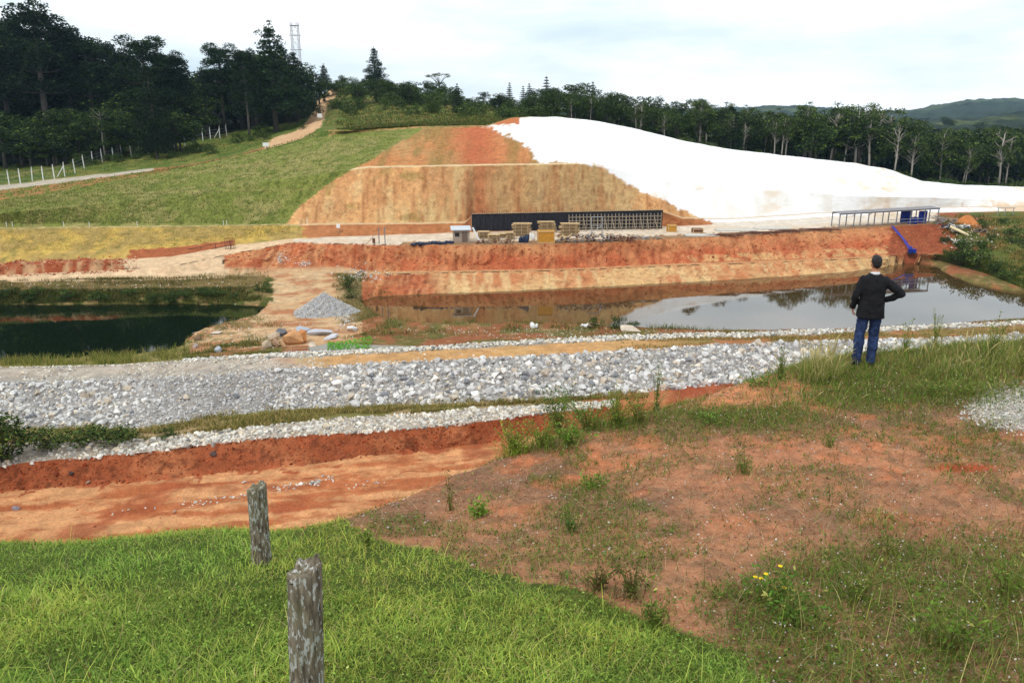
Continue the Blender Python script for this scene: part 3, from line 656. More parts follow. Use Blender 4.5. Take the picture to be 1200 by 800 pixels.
rocks_stuff('rubble_stones', 'small stones filling the gaps of the riprap embankment', 'stones', Pf, RNG.uniform(.12, .26, len(Pf)), stone_cols(len(Pf))*.92, SH_SMALL)
# flat stony shoulder on top left
Pt, _, _ = band(6500, -200, 620, 6.0, 7.9, lambda p, v: (fbm(p*.03, v*2, 3, 311) > .42) & (RNG.random(len(p)) < sstep(560, 250, p)*.9+.06))
rocks_stuff('crushed_stones', 'flat crushed stone scattered on the left half of the dirt roadway', 'stones', Pt, RNG.uniform(.07, .24, len(Pt)), stone_cols(len(Pt), .4), SH_SMALL)
# strip behind the roadway
Ps, _, _ = band(2600, 215, 1330, 7.0, 8.25)
rocks_stuff('edging_stones', 'narrow line of pale stones along the far edge of the roadway', 'stones', Ps+[0, 0, .05], RNG.uniform(.14, .38, len(Ps)), stone_cols(len(Ps), .3), SH)
Ps, _, _ = band(700, 330, 600, 8.2, 8.9)
rocks_stuff('puddle_stones', 'grey stones sloping down from the roadway to the puddle', 'stones', Ps, RNG.uniform(.12, .3, len(Ps)), stone_cols(len(Ps)), SH_SMALL)
# lower strip above the red cut
Pl, pl_, vl = band(4200, -250, 720, 2.96, 4.05, lambda p, v: RNG.random(len(p)) < .25+.75*sstep(-30, 200, p))
rocks_stuff('lower_stones', 'lower narrow strip of pale stones above the dark red earth cut', 'stones', Pl, np.clip(RNG.lognormal(-1.55, .35, len(Pl)), .1, .5), stone_cols(len(Pl), .35), SH)
# stones in the red trench
tr = []
for a, b, n in (((215,592),(330,572),60), ((330,572),(392,560),60), ((120,600),(215,592),8), ((400,572),(470,560),18)):
    for i in range(n):
        t = RNG.random(); tr.append((a[0]+(b[0]-a[0])*t, a[1]+(b[1]-a[1])*t+RNG.normal()*2.2))
tp = np.array([on_ground(x, y, .5, 2.4)[:] for x, y in tr])
rocks_stuff('trench_stones', 'broken line of small pale stones across the orange trench floor', 'stones', tp, np.clip(RNG.lognormal(-2.0, .4, len(tp)), .06, .3), stone_cols(len(tp), .3), SH_SMALL)
Pd, _, _ = band(2600, -200, 640, .4, 3.05)
rocks_stuff('dirt_clods', 'red clods and grit scattered on the orange trench floor', 'soil', Pd, np.clip(RNG.lognormal(-3.0, .5, len(Pd)), .02, .22), np.array(C(205,130,90))*RNG.uniform(.6, 1.3, (len(Pd), 1)), SH_SMALL)
def boulder(px, py, s, col, label, v0=8.5, v1=12, k=0, sc=(1, 1, .8), rz=0, group=None):
    p = on_ground(px, py, v0, v1); V, Fc = rock_shape(16+k % 6, 900+k, .85)
    cc = np.repeat(np.array(col)[None], len(V), 0)*RNG.uniform(.8, 1.2, (len(V), 1))
    o = mesh_np('boulder', V*np.array(sc)*s, Fc, M_rock, col=cc, loc=(p.x, p.y, p.z+.22*s*sc[2])); o.rotation_euler = (.15, .1, rz)
    tag(o, label, 'boulder', group)
B = [(343,403,1.9,C(214,160,112),'largest orange tan boulder of the heap beside the puddle',(1,.8,.95)),
 (355,401,1.5,C(206,140,88),'orange boulder touching the right side of the largest one by the puddle',(.8,.7,1.1)),
 (330,394,1.3,C(112,110,116),'dark slate grey boulder at the back of the heap near the puddle',(1,.8,.8)),
 (321,398,1.1,C(204,184,160),'cream boulder at the left back of the heap near the puddle',(1,.9,.8)),
 (324,405,1.1,C(176,142,116),'brownish boulder at the front of the heap near the puddle',(1,.8,.8)),
 (313,407,1.0,C(196,178,152),'pale tan boulder at the left end of the heap near the puddle',(.8,.8,1)),
 (308,411,.6,C(150,120,98),'small brown boulder just left of the boulder heap',(1,1,.8)),
 (372,392,1.7,C(196,196,204),'wide flat grey boulder between gravel pile and puddle',(1.5,1,.45)),
 (388,396,1.2,C(206,206,210),'flat light grey boulder right of the boulder heap',(1.4,1,.4)),
 (366,405,.9,C(214,196,176),'low cream boulder at the water edge of the puddle',(1.3,.9,.5)),
 (352,388,1.4,C(186,190,200),'bluish grey flat boulder behind the orange boulders',(1.4,1,.4)),
 (413,387,1.1,C(226,222,218),'lone pale flat rock right of the gravel pile',(1.4,1,.5)),
 (243,383,1.7,C(226,220,210),'lone pale rounded rock on the shore of the dark pond',(1.3,1,.75)),
 (229,388,1.0,C(196,170,148),'tan rock beside the pale rounded rock on the pond shore',(1.2,1,.7)),
 (222,393,.8,C(120,92,74),'dark brown rock low at the corner of the dark pond',(1.3,1,.6)),
 (229,408,.7,C(214,200,196),'small upright pale rock on the grassy pond corner',(.7,.7,1)),
 (256,412,.7,C(198,204,214),'small bluish rock in weeds below the isthmus track',(1,.9,.9)),
 (253,391,.7,C(226,216,204),'small pale rock on the track near the pond corner',(1.3,.9,.4)),
 (232,398,.8,C(130,104,82),'brown rock among weeds at the pond corner',(1,.9,.6)),
 (738,388,1.3,C(216,200,180),'cream flat rock on the muddy pond near shore',(1.4,.9,.5)),
 (1118,272,1.2,C(226,214,196),'pale block lying on the debris bank',(1.2,.9,.6))]
for k, (x, y, s, c, lb, sc) in enumerate(B): boulder(x, y, s*1.1, c, lb, k=k, sc=sc, rz=k*1.3, v0=8.5 if x < 1000 else 12, v1=12.9 if x < 1000 else 15)
for k, (x, y, s, c, lb) in enumerate([(19,597,.42,C(150,140,146),'grey round stone on the orange trench floor at far left'),(250,533,.42,C(96,80,76),'dark grey rock stuck in the red earth cut'),(84,556,.36,C(84,66,60),'dark clod of rock low in the red cut at left'),(104,566,.3,C(176,146,130),'pale flat stone at the foot of the red cut'),(286,566,.3,C(226,216,208),'larger white stone in the trench just left of the far post'),(205,600,.25,C(200,160,140),'pinkish flat stone on the trench floor')]):
    boulder(x, y, s, c, lb, .5, 4, k=40+k, rz=k)
# gravel pile
pb = on_ground(376, 371, 9, 12); n = 46; r0 = 2.55; hh = 1.95
pv, pf2, pc = [], [], []
for j in range(18):
    for i in range(n):
        t = j/17; a = 2*math.pi*i/n; rr = r0*t*(1+.10*math.sin(2*a+1)+.05*math.sin(5*a)); z = hh*(1-t)**1.05+.05*math.sin(i*1.7+j)*t
        pv.append((rr*1.08*math.cos(a), rr*math.sin(a), z-.12)); pc.append(C(176,176,182))
for j in range(17):
    for i in range(n): pf2.append((j*n+i, j*n+(i+1) % n, (j+1)*n+(i+1) % n, (j+1)*n+i))
gp = empty('gravel_pile', pb+Vector((0, 1.6, 0))); tag(gp, 'cone shaped pile of grey gravel on the tan isthmus between the ponds', 'gravel pile')
mesh_np('pile_core', pv, np.array(pf2)[:, ::-1], M_rock, gp, col=np.array(pc), smooth=True)
n = 6500; t = np.sqrt(RNG.random(n)); a = RNG.uniform(0, 2*np.pi, n)
rr = r0*t*(1+.10*np.sin(2*a+1)+.05*np.sin(5*a)); pp = np.stack([rr*1.08*np.cos(a), rr*np.sin(a), hh*(1-t)**1.05-.1], -1)
o = rocks_stuff('gravel', None, None, pp, RNG.uniform(.06, .17, n), stone_cols(n)*.92, SH_SMALL, parent=gp); tag(o, kind='stuff')
# spilled stones around the site, on the ramp face and on the right bank
def spill(name, label, cx, cy, rx, ry, n, s0, s1, v0, v1, warm=.1):
    X_ = RNG.normal(cx, rx, n); Y_ = RNG.normal(cy, ry, n); P_ = np.array([on_ground(a, b, v0, v1)[:] for a, b in zip(X_, Y_)])
    rocks_stuff(name, label, 'stones', P_, RNG.uniform(s0, s1, n), stone_cols(n, warm), SH_SMALL)
spill('spilled_stones', 'patch of grey stones spilled down the red ramp side', 330, 303, 4, 3, 150, .08, .26, 12.5, 14.6)
spill('spilled_stones', 'low scatter of grey stones at the foot of the red ramp side', 357, 309, 6, 1.5, 90, .08, .26, 12, 14.6)
spill('shore_stones', 'pale rubble around the left end of the muddy pond', 402, 372, 5, 7, 200, .1, .3, 9.5, 12)
spill('shore_stones', 'stones strewn on the bank where the bench begins', 428, 322, 16, 4, 160, .12, .35, 11, 13.5)
spill('bank_rubble', 'pale rubble strewn over the right hand debris bank', 1138, 278, 18, 10, 110, .12, .45, 12, 15, .5)
spill('isthmus_grit', 'stones scattered on the track and verge of the isthmus', 300, 385, 40, 16, 420, .05, .22, 8.5, 12.5, .5)
spill('shore_stones', 'pebbles along the brown shore of the muddy pond', 640, 389, 110, 4, 420, .06, .22, 8.5, 10.6, .4)
spill('bank_stones', 'pale stones half hidden in the grassy bank of the dark pond', 150, 334, 90, 4, 260, .08, .25, 11.5, 12.6, .6)
# pebbles on the plateau, white gravel at right
def scatter_near(n, x0, x1, y0, y1, acc):
    x = RNG.uniform(x0, x1, n); y = RNG.uniform(y0, y1, n); z = near_z(x, y); px, py, lawn, weed, a, b = near_masks(x, y, z)
    k = acc(x, y, px, py, lawn, weed, a, b) & (px > -60) & (px < 1270) & (py < 840) & (edge_out(x, y) < .5)
    return np.stack([x, y, z], -1)[k], px[k], py[k], weed[k], a[k]
Pp, px_, py_, _, _ = scatter_near(70000, -3, 12, 3, 15, lambda x, y, px, py, lawn, weed, a, b: (~lawn) & (RNG.random(len(x)) < .22+.9*sstep(.5, .62, b)))
cP = np.where(RNG.random((len(Pp), 1)) < .42, np.array(C(222,210,198)), np.array(C(160,104,78)))*RNG.uniform(.6, 1.15, (len(Pp), 1))
rocks_stuff('pebbles', 'pale pebbles and red grit scattered over the bare plateau', 'pebbles', Pp, np.clip(RNG.lognormal(-4.2, .45, len(Pp)), .006, .05), cP, SH_SMALL)
Pp, *_ = scatter_near(90000, 4, 12, 7, 13, lambda x, y, px, py, lawn, weed, a, b: RNG.random(len(x)) < sstep(58, 22, np.hypot((px-1195)/1.5, (py-478)*1.6)))
rocks_stuff('white_gravel', 'patch of white gravel at the right edge of the plateau', 'gravel', Pp+[0, 0, .005], RNG.uniform(.018, .05, len(Pp)), stone_cols(len(Pp), .2), SH_SMALL)

# ================================================ GRASS AND WEEDS
def blades(P, h, wd, lean, col, seg=3, curl=.35, plume=0.0):
    """curved tapering blades; returns V, faces(list), col"""
    n = len(P); az = RNG.uniform(0, 2*np.pi, n); dx, dy = np.cos(az), np.sin(az); fa = az+np.pi/2+RNG.normal(0, .5, n)
    wx, wy = np.cos(fa), np.sin(fa); V = np.zeros((n, 2*seg+1, 3))
    for s in range(seg+1):
        t = s/seg; hz = h*(t-curl*lean*t*t); out_ = h*lean*(t**1.7)
        c = P+np.stack([dx*out_, dy*out_, hz], -1)
        if s == seg: V[:, 2*seg] = c
        else:
            ww = wd*(1-.75*t) if not plume else np.where(t > .6, wd*plume, wd)
            o = np.stack([wx*ww/2, wy*ww/2, 0*ww], -1); V[:, 2*s] = c-o; V[:, 2*s+1] = c+o
    b = (np.arange(n)*(2*seg+1))[:, None]
    qs = [np.concatenate([b+2*s, b+2*s+1, b+2*s+3, b+2*s+2], 1) for s in range(seg-1)]
    Q = np.concatenate(qs); T = np.concatenate([b+2*seg-2, b+2*seg-1, b+2*seg], 1)
    tt = np.array([min(1, (k//2)/seg) for k in range(2*seg+1)])
    cc = col[:, None, :]*np.ones((1, 2*seg+1, 1))
    return V.reshape(-1, 3), [Q, T], cc.reshape(-1, 3)
def leaves(Cn, s, col, up=.0, asp=.6):
    n = len(Cn); a = RNG.normal(size=(n, 3)); a /= np.linalg.norm(a, axis=1, keepdims=True); b = RNG.normal(size=(n, 3))
    if up: a[:, 2] *= (1-up); b[:, 2] *= (1-up); a /= np.linalg.norm(a, axis=1, keepdims=True)
    b -= a*(a*b).sum(1, keepdims=True); b /= np.linalg.norm(b, axis=1, keepdims=True); s = np.asarray(s)[:, None]*.5
    V = np.stack([Cn-a*s, Cn-b*s*asp, Cn+a*s, Cn+b*s*asp], 1).reshape(-1, 3)
    return V, [np.arange(4*n).reshape(-1, 4)], np.repeat(col, 4, 0)
def merge(parts):
    V, Q, T, Cc = [], [], [], []; off = 0
    for v, fl, c in parts:
        V.append(v); Cc.append(c)
        for f in fl: (Q if f.shape[1] == 4 else T).append(f+off)
        off += len(v)
    fs = []
    if Q: fs.append(np.concatenate(Q))
    if T: fs.append(np.concatenate(T))
    return np.concatenate(V), fs, np.concatenate(Cc)
def gcol(n, base, sd=.2, alt=None, pa=.0):
    c = np.array(base)[None]*np.clip(RNG.normal(1, sd, (n, 1)), .35, 1.7)
    if alt is not None:
        for a, p in zip(alt, pa):
            k = RNG.random(n) < p; c[k] = np.array(a)*np.clip(RNG.normal(1, sd, (k.sum(), 1)), .4, 1.6)
    return c
G1 = C(170,184,82); G2 = C(196,208,98); G3 = C(100,134,48); DRY = C(196,180,120); BRN = C(140,100,60); OLV = C(120,130,58)
# lawn
Pg, px_, py_, _, a_ = scatter_near(520000, -7, 4.5, 1.9, 9.6, lambda x, y, px, py, lawn, weed, a, b: lawn & (RNG.random(len(x)) < .30+.45*(y < 5)))
n = len(Pg); dn = fbm(Pg[:, 0]*1.6, Pg[:, 1]*1.6, 3, 401)
cg = gcol(n, G1, .22, [G2, G3, DRY, C(150,180,80)], [.30, .22, .06, .2]); cg *= (.45+1.1*dn)[:, None]; pt_ = fbm(Pg[:, 0]*.7+5, Pg[:, 1]*.7, 3, 403)[:, None]; cg *= 1+(pt_-.5)*np.array([[.9, .25, .3]])
lawn_parts = [blades(Pg, RNG.uniform(.025, .075, n)*(.6+.9*dn), RNG.uniform(.004, .009, n), RNG.uniform(.3, 1.5, n), cg, 2)]
k = RNG.random(n) < .2; m_ = k.sum()
lawn_parts.append(leaves(Pg[k]+np.stack([0*a_[k], 0*a_[k], RNG.uniform(.01, .055, m_)], -1), RNG.uniform(.010, .026, m_), gcol(m_, C(144,176,76), .25, [C(104,138,56), C(186,200,110)], [.3, .06]), up=.5, asp=.7))
k = RNG.random(n) < .02*(dn > .5)+.006; m_ = k.sum()
lawn_parts.append(blades(Pg[k], RNG.uniform(.10, .24, m_), RNG.uniform(.004, .007, m_), RNG.uniform(.3, 1.1, m_), gcol(m_, G2, .2, [DRY, BRN], [.22, .08]), 4))
V, fs, cc = merge(lawn_parts); tag(mesh_np('lawn_grass', V, fs, M_grass, col=cc), 'short bright green turf in the lower left foreground', 'grass', kind='stuff')
# ground weeds of the plateau
Pw, px_, py_, wd_, a_ = scatter_near(520000, -3, 12.5, 2.6, 15, lambda x, y, px, py, lawn, weed, a, b: (~lawn) & (RNG.random(len(x)) < weed*.95+.02))
n = len(Pw); far_ = sstep(6, 12, Pw[:, 1])
cornr = sstep(0, 80, (px_-830)*.5+(py_-660)*.6)
wc = gcol(n, C(120,146,56), .28, [C(92,112,44), C(168,160,90), C(150,118,80), C(104,120,60)], [.3, .14, .10, .2])
parts = [blades(Pw, RNG.uniform(.02, .09, n)*(1+.6*far_), RNG.uniform(.004, .009, n), RNG.uniform(.4, 1.6, n), wc, 2)]
k = RNG.random(n) < .4; m_ = k.sum(); parts.append(leaves(Pw[k]+np.stack([0*a_[k], 0*a_[k], RNG.uniform(.005, .05, m_)], -1), RNG.uniform(.012, .035, m_), gcol(m_, C(96,126,50), .3, [C(150,150,84), C(130,90,60)], [.2, .12]), up=.4))
k = RNG.random(n) < (.015+.05*cornr); m_ = k.sum(); parts.append(blades(Pw[k], RNG.uniform(.1, .38, m_), RNG.uniform(.003, .006, m_), RNG.uniform(.1, .9, m_), gcol(m_, OLV, .25, [DRY, BRN, G1], [.25, .22, .2]), 4))
k = RNG.random(n) < .012+.012*cornr; m_ = k.sum(); parts.append(leaves(Pw[k]+np.stack([0*a_[k], 0*a_[k], RNG.uniform(.03, .16, m_)], -1), RNG.uniform(.010, .022, m_), gcol(m_, C(240,236,226), .1)))
V, fs, cc = merge(parts); tag(mesh_np('ground_cover', V, fs, M_grass, col=cc), 'low mixed weeds creeping over the reddish plateau', 'weeds', kind='stuff')
# dead straw and twigs on the soil
Pw, px_, py_, _, _ = scatter_near(34000, -3, 12, 2.8, 14, lambda x, y, px, py, lawn, weed, a, b: ~lawn)
n = len(Pw); tag(mesh_np('dead_straw', *(lambda r: (r[0], r[1]))(blades(Pw, RNG.uniform(.02, .07, n), RNG.uniform(.003, .006, n), RNG.uniform(2, 6, n), gcol(n, DRY, .2), 2, curl=.05)), M_grass, col=np.repeat(gcol(n, C(190,165,125), .25, [C(120,84,60)], [.4]), 5, 0)), 'dry straw and twig litter on the bare plateau', 'straw', kind='stuff')
# tall grass around the man's feet, seed stalks
def tall(x0, x1, y0, y1, n, h0, h1, col, dens, name, label, stalk=.03, alt=None, pa=None):
    P_, px, py, wd, a = scatter_near(n, x0, x1, y0, y1, dens)
    m = len(P_); c = gcol(m, col, .25, alt, pa)
    ps = [blades(P_, RNG.uniform(h0, h1, m), RNG.uniform(.005, .010, m), RNG.uniform(.15, .9, m), c, 4)]
    k = RNG.random(m) < stalk; s = k.sum()
    if s: ps.append(blades(P_[k], RNG.uniform(h1*1.1, h1*1.9, s), RNG.uniform(.004, .006, s), RNG.uniform(.15, .7, s), gcol(s, DRY, .15), 7, .55, plume=3.2))
    V, fs, cc = merge(ps); tag(mesh_np(name, V, fs, M_grass, col=cc), label, 'grass', kind='stuff')
tall(2.8, 14, 10.0, 15, 58000, .07, .27, C(140,158,72), lambda x, y, px, py, lawn, weed, a, b: (px > 880) & (py < 441+26*(a-.5)) & (RNG.random(len(x)) < (.04+.7*sstep(.42, .58, .5*a+.5*b))*np.where((px > 940) & (px < 1235), 1, .5)*np.where(np.hypot(px-1012, (py-433)*2.5) < 20, .4, 1)), 'tall_grass', 'tall olive green grass along the plateau rim around the man', .025, [DRY, C(104,126,54), C(168,140,90)], [.28, .25, .16])
tall(1.5, 10, 8, 15, 24000, .05, .2, C(128,156,66), lambda x, y, px, py, lawn, weed, a, b: (RNG.random(len(x)) < .8*(sstep(75, 20, np.hypot((px-960)/1.6, (py-452)*1.6))+sstep(60, 10, np.hypot((px-1110)/2, (py-455)*2))+.8*sstep(40, 10, np.hypot((px-1150)/2, (py-440)*1.5)))), 'tall_grass', 'knee high green grass in front of the standing man', .012, [DRY, C(92,122,42), BRN], [.18, .3, .06])
tall(4.0, 5.4, 10.2, 12.6, 9000, .14, .40, C(150,158,80), lambda x, y, px, py, lawn, weed, a, b: np.hypot((px-962), (py-440)*2.2) < 30*RNG.random(len(x))**.4, 'grass_tussock', 'dense yellowish tussock left of the man with arching seed stalks', .05, [DRY, C(110,134,52)], [.4, .3])

# valley vegetation
def valley_grass(name, label, n, x0, x1, v0, v1, h0, h1, col, alt, pa, f=None, wd=(.02, .05)):
    P_, px, v = band(n, x0, x1, v0, v1, f); m = len(P_)
    r = blades(P_, RNG.uniform(h0, h1, m), RNG.uniform(*wd, m), RNG.uniform(.2, 1.1, m), gcol(m, col, .25, alt, pa), 2)
    tag(mesh_np(name, r[0], r[1], M_grass, col=r[2]), label, 'grass', kind='stuff')
clump = lambda s, lo, hi: (lambda p, v: RNG.random(len(p)) < sstep(lo, hi, fbm(p*s, v*6, 4, 501)))
valley_grass('verge_grass', 'dry yellow green grass between the two stone strips', 26000, -200, 760, 4.0, 5.05, .12, .4, C(158,148,82), [C(112,118,52), C(206,180,120)], [.3, .3], clump(.02, .42, .58))
valley_grass('reed_grass', 'tall yellow green grass on the near shore of the dark pond', 20000, -200, 250, 8.6, 10.1, .15, .85, C(138,140,66), [C(186,168,100), C(92,108,42)], [.25, .3], lambda p, v: RNG.random(len(p)) < (.15+.85*sstep(.4, .6, fbm(p*.03, v, 3, 511)))*sstep(235, 150, p+40*(fbm(p*.06, v*3, 3, 512)-.5)))
valley_grass('bank_grass', 'dark green grass on the far bank of the dark pond', 42000, -300, 322, 11.0, 11.62, .12, .48, C(90,104,44), [C(146,134,76), C(56,74,30), C(160,110,80)], [.25, .3, .05], lambda p, v: (fbm(p*.04, v*5, 4, 503) > .36) & (p+60*(fbm(p*.05, v*9, 3, 504)-.5) < 304+14*(v-11)))
valley_grass('bank_grass', 'sparse weeds along the top of the dark pond bank', 16000, -300, 315, 11.7, 12.4, .15, .5, C(110,112,50), [C(150,128,76)], [.3], clump(.03, .42, .6))
valley_grass('shore_weeds', 'green weeds and reeds along the brown shore of the muddy pond', 9000, 430, 860, 9.6, 10.4, .15, .75, C(104,124,48), [C(156,140,80), C(64,86,34)], [.3, .25], clump(.035, .46, .62))
valley_grass('shore_weeds', 'patchy low grass on the brown ground behind the stone line', 30000, 400, 1350, 8.2, 10.2, .06, .28, C(128,122,62), [C(176,150,96), C(86,98,42)], [.35, .2], clump(.02, .42, .6))
valley_grass('road_grass', 'thin dry grass on the right half of the dirt roadway', 14000, 720, 1330, 6.1, 7.1, .05, .2, C(140,128,66), [C(190,165,105)], [.4], clump(.015, .45, .6))
valley_grass('isthmus_weeds', 'weeds along the edges of the isthmus track', 12000, 215, 330, 8.6, 10.6, .1, .45, C(120,124,58), [C(164,146,90), C(84,102,40)], [.3, .3], clump(.03, .46, .62))
valley_grass('isthmus_weeds', 'green scrub on the isthmus side of the muddy pond', 11000, 380, 470, 9.8, 12.2, .08, .35, C(98,108,46), [C(150,138,80)], [.3], lambda p, v: (RNG.random(len(p)) < sstep(.40, .56, fbm(p*.03, v*6, 4, 501))) & (np.abs(p-424+6*(v-11)+60*(fbm(p*.04, v*3, 3, 523)-.5)) < 24))
valley_grass('slope_tufts', 'short yellowish grass sown in rows on the left slope', 70000, -300, 470, 17, 20, .08, .3, C(134,138,66), [C(172,158,96), C(96,112,46)], [.3, .3], lambda p, v: ((v < 18) | (v > 19) | (RNG.random(len(p)) < .04)) & inpoly(p, proj(*base_pt(p, v).T)[1], [(-900,264),(330,262),(350,240),(392,208),(436,188),(480,154),(300,150),(-900,200)]), wd=(.04, .09))
valley_grass('field_grass', 'green grass beyond the concrete track by the fence', 30000, -200, 420, 20.2, 23.6, .12, .4, C(98,118,42), [C(150,140,74), C(70,92,34)], [.25, .3], lambda p, v: (v < 20.85) & (RNG.random(len(p)) < .35) | (v > 22.1) & (p < 318) | (v > 22.1) & (fbm(p*.03, v*3, 3, 517) > .5) & ~inpoly(p, proj(*base_pt(p, v).T)[1], [(300,184),(340,150),(366,130),(392,92),(408,98),(388,130),(378,150),(322,184)]), wd=(.05, .1))
valley_grass('hill_scrub', 'green scrub covering the knoll above the orange slope', 36000, 385, 640, 20.6, 24.2, .12, .5, C(100,112,48), [C(146,126,76), C(62,80,30)], [.25, .3], lambda p, v: p+50*(fbm(p*.05, v*4, 3, 519)-.5) > 400+14*np.clip(22-v, 0, 2), wd=(.08, .16))
valley_grass('bank_grass', 'green weeds covering the right hand debris bank', 24000, 1105, 1330, 11.2, 14.8, .15, .6, C(96,112,44), [C(150,134,76), C(64,82,32)], [.25, .3], clump(.02, .38, .52), wd=(.04, .08))
valley_grass('shore_weeds', 'green weeds along the right shore of the muddy pond', 14000, 1092, 1330, 10.98, 11.9, .12, .5, C(100,118,46), [C(150,138,78), C(66,86,34)], [.3, .3], clump(.03, .34, .5), wd=(.03, .07))
valley_grass('yellow_tufts', 'short dry growth on the yellow bank below the green slope', 16000, -300, 340, 15.3, 16, .04, .14, C(186,160,72), [C(130,126,54)], [.3], None, wd=(.03, .07))
valley_grass('slope_tufts', 'dry stubble and sown grass on the orange cut slope', 60000, 335, 820, 17.05, 19.95, .05, .2, C(222,158,104), [C(158,138,76), C(190,112,66), C(232,196,146)], [.16, .22, .15], lambda p, v: ((v < 18) | (v > 19)) & (sdpoly(p, proj(*base_pt(p, v).T)[1], [(566,147),(632,190),(672,190.5),(698,192.5),(752,224),(812,252),(1900,300),(1900,100),(590,100)]) > 4) & ~inpoly(p, proj(*base_pt(p, v).T)[1], [(-900,268),(300,268),(335,262),(352,240),(395,208),(440,185),(500,148),(500,120),(-900,120)]) & (RNG.random(len(p)) < .15+.85*sstep(.42, .6, fbm(p*.06, v*3, 4, 521))), wd=(.03, .07))
def clods(label, n, x0, x1, v0, v1, cols, s0, s1, sig):
    P_, _, _ = band(n, x0, x1, v0, v1); c = np.array(cols)[RNG.integers(0, len(cols), n)]*RNG.uniform(.75, 1.25, (n, 1))
    rocks_stuff('soil_clods', label, 'soil', P_, np.clip(RNG.lognormal(s0, sig, n), .04, s1), c, SH_SMALL)
clods('crumbled red clods on the cut bank below the platform', 9000, 262, 1120, 13.0, 14.05, [C(198,104,62), C(168,80,46), C(220,142,94)], -2.2, .45, .5)
clods('orange clods on the lower bench face above the water', 4500, 424, 1100, 11.0, 13.0, [C(222,160,108), C(196,112,68)], -2.5, .3, .45)
clods('red and pale clods on the spoil left of the ramp', 2500, -200, 160, 13.6, 15.1, [C(184,92,54), C(214,168,134), C(160,76,44)], -1.9, .5, .5)
clods('dark red clods on the trench cut', 3500, -250, 720, 2.0, 3.0, [C(160,74,40), C(184,96,56), C(120,60,38)], -2.6, .3, .5)
r = leaves(surf(RNG.uniform(384, 436, 900), RNG.uniform(9.05, 9.5, 900))*[1, 1, 0]+[0, 0, PUD_Z+.05], RNG.uniform(.08, .2, 900), gcol(900, C(110,190,50), .15), up=.8)
tag(mesh_np('pond_weed', *r[:2], M_grass, col=r[2]), 'bright green floating weed at the left end of the puddle', 'algae', kind='stuff')
# ================================================ TREES
def clump_leaves(cl, dens, size, base, alt=None, pa=None, shell=.55, up=.3, shade=.25):
    Ps, Cs, Ss = [], [], []
    for c, r, k in cl:
        r = np.array(r); n = max(6, int(dens*k*(r[0]*r[1]+r[1]*r[2]+r[0]*r[2])/3))
        d = RNG.normal(size=(n, 3)); d /= np.linalg.norm(d, axis=1, keepdims=True)
        q = np.array(c)+d*r*(RNG.uniform(shell, 1.05, (n, 1))*RNG.uniform(.88, 1.12, (n, 1)))
        Ps.append(q); tone = RNG.uniform(.75, 1.3); Cs.append(gcol(n, base, .22, alt, pa)*tone); Ss.append(RNG.uniform(.6, 1.3, n)*size)
    return leaves(np.concatenate(Ps), np.concatenate(Ss), np.concatenate(Cs), up=up)
def limb(mb, a, b, r0, r1, sag=0, n=4, sides=6):
    a = Vector(a); b = Vector(b); pts = []
    for i in range(n+1):
        t = i/n; p = a.lerp(b, t); p.z += sag*math.sin(math.pi*t); p += Vector(RNG.normal(0, .03*(b-a).length*(0 < i < n), 3)); pts.append(p)
    mb.tube(pts, [r0+(r1-r0)*i/n for i in range(n+1)], sides)
PROTO = {}
def register(kind, crown, mb, barkm, h):
    t_ = empty('proto'); cm = mesh_np('crown', *crown[:2], M_leaf, col=crown[2], link=False)
    trunk = mb.build('trunk', barkm, smooth=True); tm = trunk.data; bpy.data.objects.remove(trunk); bpy.data.objects.remove(t_)
    PROTO.setdefault(kind, []).append((cm, tm, h))
DG = C(36,54,26); DG2 = C(24,42,22); MG = C(60,80,34); YG = C(108,124,52); BG = C(50,70,44)
for s in range(3):                                    # broadleaf, height 10
    mb = MB(); cl = []; h = 10; cx = RNG.uniform(3.0, 3.8); mb.tube([(0, 0, -.5), (.1, 0, 2), (0, .1, 4.5), (.2, 0, 7)], [.28, .22, .16, .07], 7)
    for i in range(26):
        a = RNG.uniform(0, 6.28); u = RNG.random()**.6; z = RNG.uniform(3.2, 9.2); rr = cx*u*math.sqrt(max(.05, 1-((z-5.8)/4.2)**2))
        c = (rr*math.cos(a), rr*math.sin(a), z); r = RNG.uniform(.8, 1.5); cl.append((c, (r, r, r*.75), 1)); 
        if i % 3 == 0: limb(mb, (0, 0, RNG.uniform(2, 4.5)), c, .09, .02)
    register('broad', clump_leaves(cl, 115, .38, MG, [DG, YG], [.45, .08]), mb, M_bark, h)
